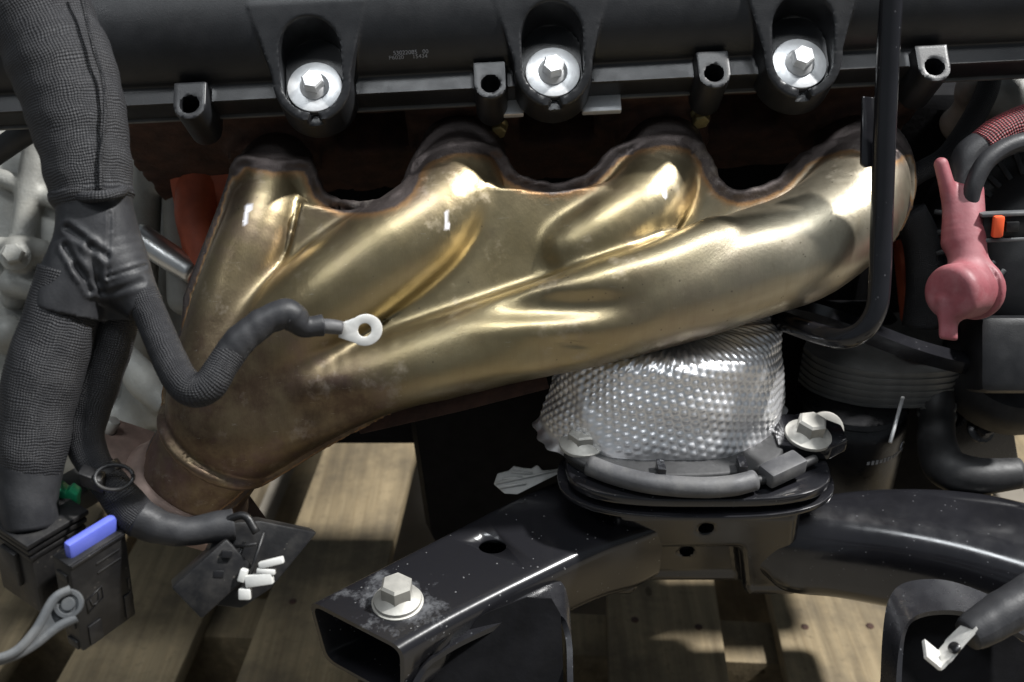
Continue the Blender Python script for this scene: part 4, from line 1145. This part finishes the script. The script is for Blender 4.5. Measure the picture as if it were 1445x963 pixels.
for k_ in range(11):
    sc_ = 1.0 if k_ % 2 == 0 else 0.975
    v, f = prism([(x * sc_, y * sc_) for x, y in plan], PZ(1240, 540, -352) + UP * (k_ * 2.3), [RT, HZ, UP], 2.3 if k_ % 2 else 2.28)
    add('fin', v, f, M['ribalu'], oc, True, auto=40)
of = thing('oil_filter', 'black oil filter can with faint printed lettering', 'oil filter', C(1200, 640, 640) - UP * 70)
fo_ = PZ(1205, 562, -353) - HZ * 4
v, f = lathe([(30, 0), (34, -1), (35, -4), (33, -6), (35, -9), (36, -14), (36, -85), (33, -96), (20, -100)], fo_, UP, 56); add('can', v, f, M['filter'], of, True, auto=40)
# row of worn print and a round arrow mark
for k_ in range(10):
    a = math.radians(-92 + 4.6 * k_); rd = 36.15
    p_ = fo_ + RT * (rd * math.cos(a + 0.15)) - HZ * (rd * math.sin(a + 0.15)) - UP * 27
    ta = nrm(-RT * math.sin(a + 0.15) - HZ * math.cos(a + 0.15)); nb_ = nrm(RT * math.cos(a + 0.15) - HZ * math.sin(a + 0.15))
    v, f = box(p_, [ta, UP, nb_], [0.85, 1.5 if k_ % 3 else 1.1, 0.08]); add('print_mark', v, f, M['print'], of, False)
a = math.radians(-38)
cp = fo_ + (RT * math.cos(a) - HZ * math.sin(a)) * 36.3 - UP * 24; ta = nrm(-RT * math.sin(a) - HZ * math.cos(a))
v, f, uv = tube(np.array([cp + ta * 3 * math.cos(t) + UP * 3.2 * math.sin(t) for t in np.linspace(0.5, 5.6, 20)]), 0.4, 6); add('print_mark', v, f, M['print'], of)
el = thing('hose_elbow', 'black elbow hose with ring clamp at the lower right', 'hose', C(1340, 690, 640))
v, f, uv = tube(*path([(1322, 552, 640, 10.5), (1322, 590, 634, 10.5), (1322, 625, 625, 11.5), (1336, 660, 612, 12.5), (1380, 672, 606, 11), (1440, 668, 604, 9)], 8), 26); add('elbow', v, f, M['rubber'], el, uv=uv)
for y_ in (571, 585):
    v, f = lathe([(10.8, -1.6), (11.6, -1.4), (11.6, 1.4), (10.8, 1.6)], C(1322, y_, 637), UP, 30); add('ring_clamp', v, f, M['ribalu'], el, True, auto=40)
rod = thing('thin_rod', 'thin shiny rod beside the oil filter', 'rod', C(1262, 612, 610))
v, f, uv = tube(np.array([C(1274, 561, 612), C(1256, 625, 598)]), 1.1, 10); add('rod', v, f, M['zinc'], rod)
lg = thing('mounting_lug', 'black steel lug plate with bolt beside the elbow hose', 'bracket', C(1385, 650, 650))
v, f = prism([(-20, -26), (30, -24), (18, 10), (8, 26), (-12, 28), (-22, 10)], C(1382, 622, 664), [RT, V3(0, 0.9, 0.43), V3(0, -0.43, 0.9)], 6, 1.6); add('lug_plate', v, f, M['gummed'], lg, True, auto=40)
bolt(lg, C(1383, 606, 650), V3(0.1, 0.3, 0.95), 6, 6, 9, 2, M['gummed'], name='lug_bolt')
pl = thing('pulley', 'black rounded pulley cover at the right edge below the bar', 'pulley', C(1420, 590, 640))
v, f = lathe([(10, 18), (34, 16), (40, 10), (42, 0), (40, -12), (20, -16)], C(1425, 520, 640), nrm(V3(-0.1, 0.45, 0.9)), 44); add('pulley_cover', v, f, M['rubber'], pl, True, auto=40)
# faded red terminal boot
rbt = thing('terminal_boot', 'faded red rubber terminal boot with rounded cap at the right', 'terminal boot', C(1345, 475, 530))
BA = path([(1362, 272, 545, 9.2), (1364, 320, 540, 9.4), (1366, 385, 535, 9.8)], 4)
BS = path([(1328, 232, 540, 3.6), (1336, 262, 540, 4.0), (1344, 300, 541, 5.0), (1350, 340, 540, 8)], 4)
def boot_f(P):
    d = smin(chain_d(P, *BA), chain_d(P, *BS), 4)
    a, b = C(1350, 412, 526), C(1384, 407, 541)
    ax_ = nrm(b - a); t = (P - a) @ ax_; rr = np.linalg.norm(P - a - t[:, None] * ax_, axis=1)
    cap = smax(rr - 14.6, np.abs(t - 4) - 13, 6)
    lip = smax(rr - 16.0, np.abs(t - 18) - 2.4, 1.5)
    tab = box_d(P, C(1338, 452, 524), [RT, nrm(V3(0.14, 1, 0)), V3(0, 0, 1)], [4.6, 10, 1.8], 1.5)
    d = smin(smin(d, smin(cap, lip, 1.5), 4), tab, 4)
    op = np.maximum(chain_d(P, *path([(1361, 240, 545, 7.6), (1362, 284, 545, 7.6)], 2)), 0 * t - 5)
    d = smax(d, -op, 1.0)
    ring = np.abs(np.linalg.norm((P - C(1368, 268, 545))[:, :2] * V3(1, 1, 0)[:2], axis=1))
    return d
Pq, fq = nets(boot_f, V3(196, -12, -580), V3(272, 104, -496), 1.1, 3)
add('boot', Pq, fq, M['pink'], rbt, True)
bc_ = thing('battery_cable', 'thick cable in red braided sleeve arching into the faded boot', 'cable', C(1360, 270, 550))
v, f, uv = tube(*path([(1362, 290, 547, 7.0), (1362, 255, 550, 7.4), (1368, 222, 552, 9), (1400, 198, 552, 9)], 10), 26); add('black_sleeve', v, f, M['tape'], bc_, uv=uv)
v, f, uv = tube(*path([(1386, 208, 552, 9.4), (1410, 190, 552, 9.6), (1450, 172, 552, 9.6), (1490, 160, 552, 9.6)], 12), 28); add('red_sleeve', v, f, M['braid_red'], bc_, uv=uv)
bk = thing('braided_loom', 'thin black braided loom passing behind the red boot', 'loom', C(1300, 240, 585))
v, f, uv = tube(*path([(1270, 262, 590, 6), (1300, 242, 588, 6), (1335, 222, 590, 6.5), (1366, 180, 596, 6.5), (1392, 130, 600, 6.5), (1400, 90, 604, 6.5)], 12), 20); add('loom', v, f, M['braid_fine'], bk, uv=uv)
bk2 = thing('braided_loom', 'black braided loom hanging right of the last runner', 'loom', C(1290, 400, 600))
v, f, uv = tube(*path([(1282, 300, 600, 10), (1300, 340, 604, 10.5), (1306, 400, 610, 11), (1300, 460, 616, 11)], 10), 22); add('loom', v, f, M['braid_fine'], bk2, uv=uv)
alt = thing('alternator', 'black ribbed alternator housing at the right edge', 'alternator', C(1440, 470, 580))
ao = C(1462, 330, 600); aax = nrm(V3(-0.35, 0.1, 0.93))
v, f = lathe([(64, -40), (66, -10), (64, 6), (56, 16), (40, 22), (18, 24), (8, 24)], ao, aax, 60); add('housing', v, f, M['plastic'], alt, True, auto=40)
x_, y_, z_ = basis(aax)
for k_ in range(14):
    a = 1.2 + k_ * 0.22
    dr_ = x_ * math.cos(a) + y_ * math.sin(a)
    v, f = box(ao + dr_ * 44 + aax * 20, [dr_, np.cross(aax, dr_), aax], [13, 1.6, 4.5], 0.8); add('cooling_rib', v, f, M['plastic'], alt, True, auto=40)
v, f = box(C(1425, 500, 590), [RT, V3(0, 1, 0), V3(0, 0, 1)], [24, 22, 16], 6); add('lower_housing', v, f, M['plastic'], alt, True, auto=40)
gc = thing('sheathed_cable', 'dark grey taped cable bending round the alternator to a bare wire end', 'cable', C(1375, 310, 540))
v, f, uv = tube(*path([(1378, 306, 540, 3.8), (1370, 290, 538, 4.2), (1374, 262, 536, 4.6), (1392, 228, 536, 4.8), (1425, 206, 538, 5), (1470, 196, 540, 5)], 10), 20); add('sheath', v, f, M['tape'], gc, uv=uv)
v, f, uv = tube(*path([(1374, 298, 539, 2.8), (1376, 308, 538, 2.6), (1384, 318, 538, 2.0)], 5), 12); add('wire_end', v, f, M['tin'], gc)
cn = thing('plug_connector', 'dark grey plug with orange lock tab on the alternator', 'connector', C(1415, 335, 530))
xa = nrm(V3(1, 0.03, 0.1)); ya = nrm(V3(-0.03, 1, 0.3)); za = np.cross(xa, ya)
v, f = box(C(1428, 319, 535), [xa, ya, za], [16.5, 7, 5], 1.2); pb = add('plug_body', v, f, M['conn'], cn, True, auto=40)
for yy in (-6.6, 6.6):
    v, f = box(C(1428, 319, 532) + ya * yy, [xa, ya, za], [16.8, 0.9, 4], 0.4); add('edge_rail', v, f, M['conngrey'], cn, True, auto=40)
v, f = box(C(1408, 320, 527), [xa, ya, za], [2.7, 5.6, 2.2], 1.2); add('lock_tab', v, f, M['orange'], cn, True, auto=40)
v, f = box(C(1428, 320, 528), [xa, ya, za], [3.2, 2.6, 1.4], 0.5); add('latch', v, f, M['conn'], cn, True, auto=40)
ab = thing('aluminium_bracket', 'grey cast aluminium bracket at the upper right corner', 'bracket', C(1400, 200, 620))
def ab_f(P):
    d = seg_d(P, C(1385, 128, 620), C(1470, 170, 612), 15, 20)
    d = smin(d, seg_d(P, C(1385, 130, 625), C(1355, 175, 640), 8, 12), 6)
    d = smin(d, np.linalg.norm(P - C(1382, 130, 612), axis=1) - 12, 4)
    h = np.linalg.norm((P - C(1452, 178, 590)) / V3(1.4, 0.6, 1), axis=1) - 15
    return smax(d, -h, 2) + 0.4 * vnoise(P, 16, 6)
Pq, fq = nets(ab_f, V3(250, 95, -665), V3(350, 170, -580), 2.2, 3)
add('casting', Pq, fq, M['castalu'], ab, True, auto=60)
# dark backdrop of the engine's accessory side
ac = thing('accessory_housing', 'black accessory housing in the shade behind the boot and cooler', 'housing', C(1330, 420, 700))
v, f = box(C(1330, 330, 720), [RT, UP, HZ], [75, 110, 30], 12); add('housing', v, f, M['black_iron'], ac, True, auto=40)
v, f = box(C(1290, 395, 640), [nrm(V3(1, 0.1, 0)), V3(-0.1, 1, 0), V3(0, 0, 1)], [10, 26, 6], 3); add('side_plate', v, f, M['redpaint'], ac, True, auto=40)
# cable lug in the lower right foreground
lug = thing('cable_lug', 'bent tinned lug on a black heat-shrunk cable at the lower right', 'cable lug', C(1330, 935, 440))
v, f, uv = tube(*path([(1500, 815, 452, 10), (1445, 848, 448, 9.6), (1405, 872, 444, 9.2), (1376, 890, 441, 8.0), (1366, 897, 440, 7.0)], 10), 26, True, wrinkle(0.4, 0.015, 3)); add('cable_sleeve', v, f, M['tape'], lug, uv=uv)
pts = [(1380, 884), (1360, 903), (1338, 928), (1326, 938), (1314, 930), (1303, 921)]
g0 = spline([C(x, y, 436) for x, y in pts], 6)
wdt = np.concatenate([np.linspace(5, 8, 12), np.full(len(g0) - 12, 7.0)])[:len(g0), None]
bx = nrm(V3(0.25, 0.45, -0.85))
v, f = sheet(np.stack([g0 - bx * wdt * 0.5, g0 + bx * wdt], 1), 1.6); add('lug_plate', v, f, M['tin'], lug, True, auto=40)
v, f = lathe([(2.6, -1.0), (2.6, 0.12), (0.3, 0.14)], C(1346, 914, 433.6), nrm(V3(-0.65, 0.55, 0.5)), 20); add('dark_hole_disc', v, f, M['filter'], lug)  # no real opening: black disc stands in for the dark of the hole
# white plastic clip lying behind the left arm
wc = thing('plastic_clip', 'small white ribbed plastic clip lying behind the crossmember arm', 'clip', C(740, 690, 596))
kk = 596 / F
poly = [(697, 683), (702, 668), (718, 664), (725, 657), (738, 660), (750, 661), (758, 656), (766, 664), (790, 661), (788, 668), (760, 682), (730, 697), (712, 696)]
v, f = prism([((x - 740) * kk, (680 - y) * kk) for x, y in poly], C(740, 680, 596), [RT, V3(0, 1, 0), V3(0, 0, 1)], 3, 0.6); wb = add('clip_body', v, f, M['white'], wc, True, auto=40)
for (x0, y0, x1, y1) in ((700, 682, 786, 664), (708, 676, 738, 674), (706, 688, 742, 682), (722, 666, 752, 668)):
    v, f, uv = tube(np.array([C(x0, y0, 592.6), C(x1, y1, 592.6)]), 0.8, 8); add('clip_rib', v, f, M['white'], wb)
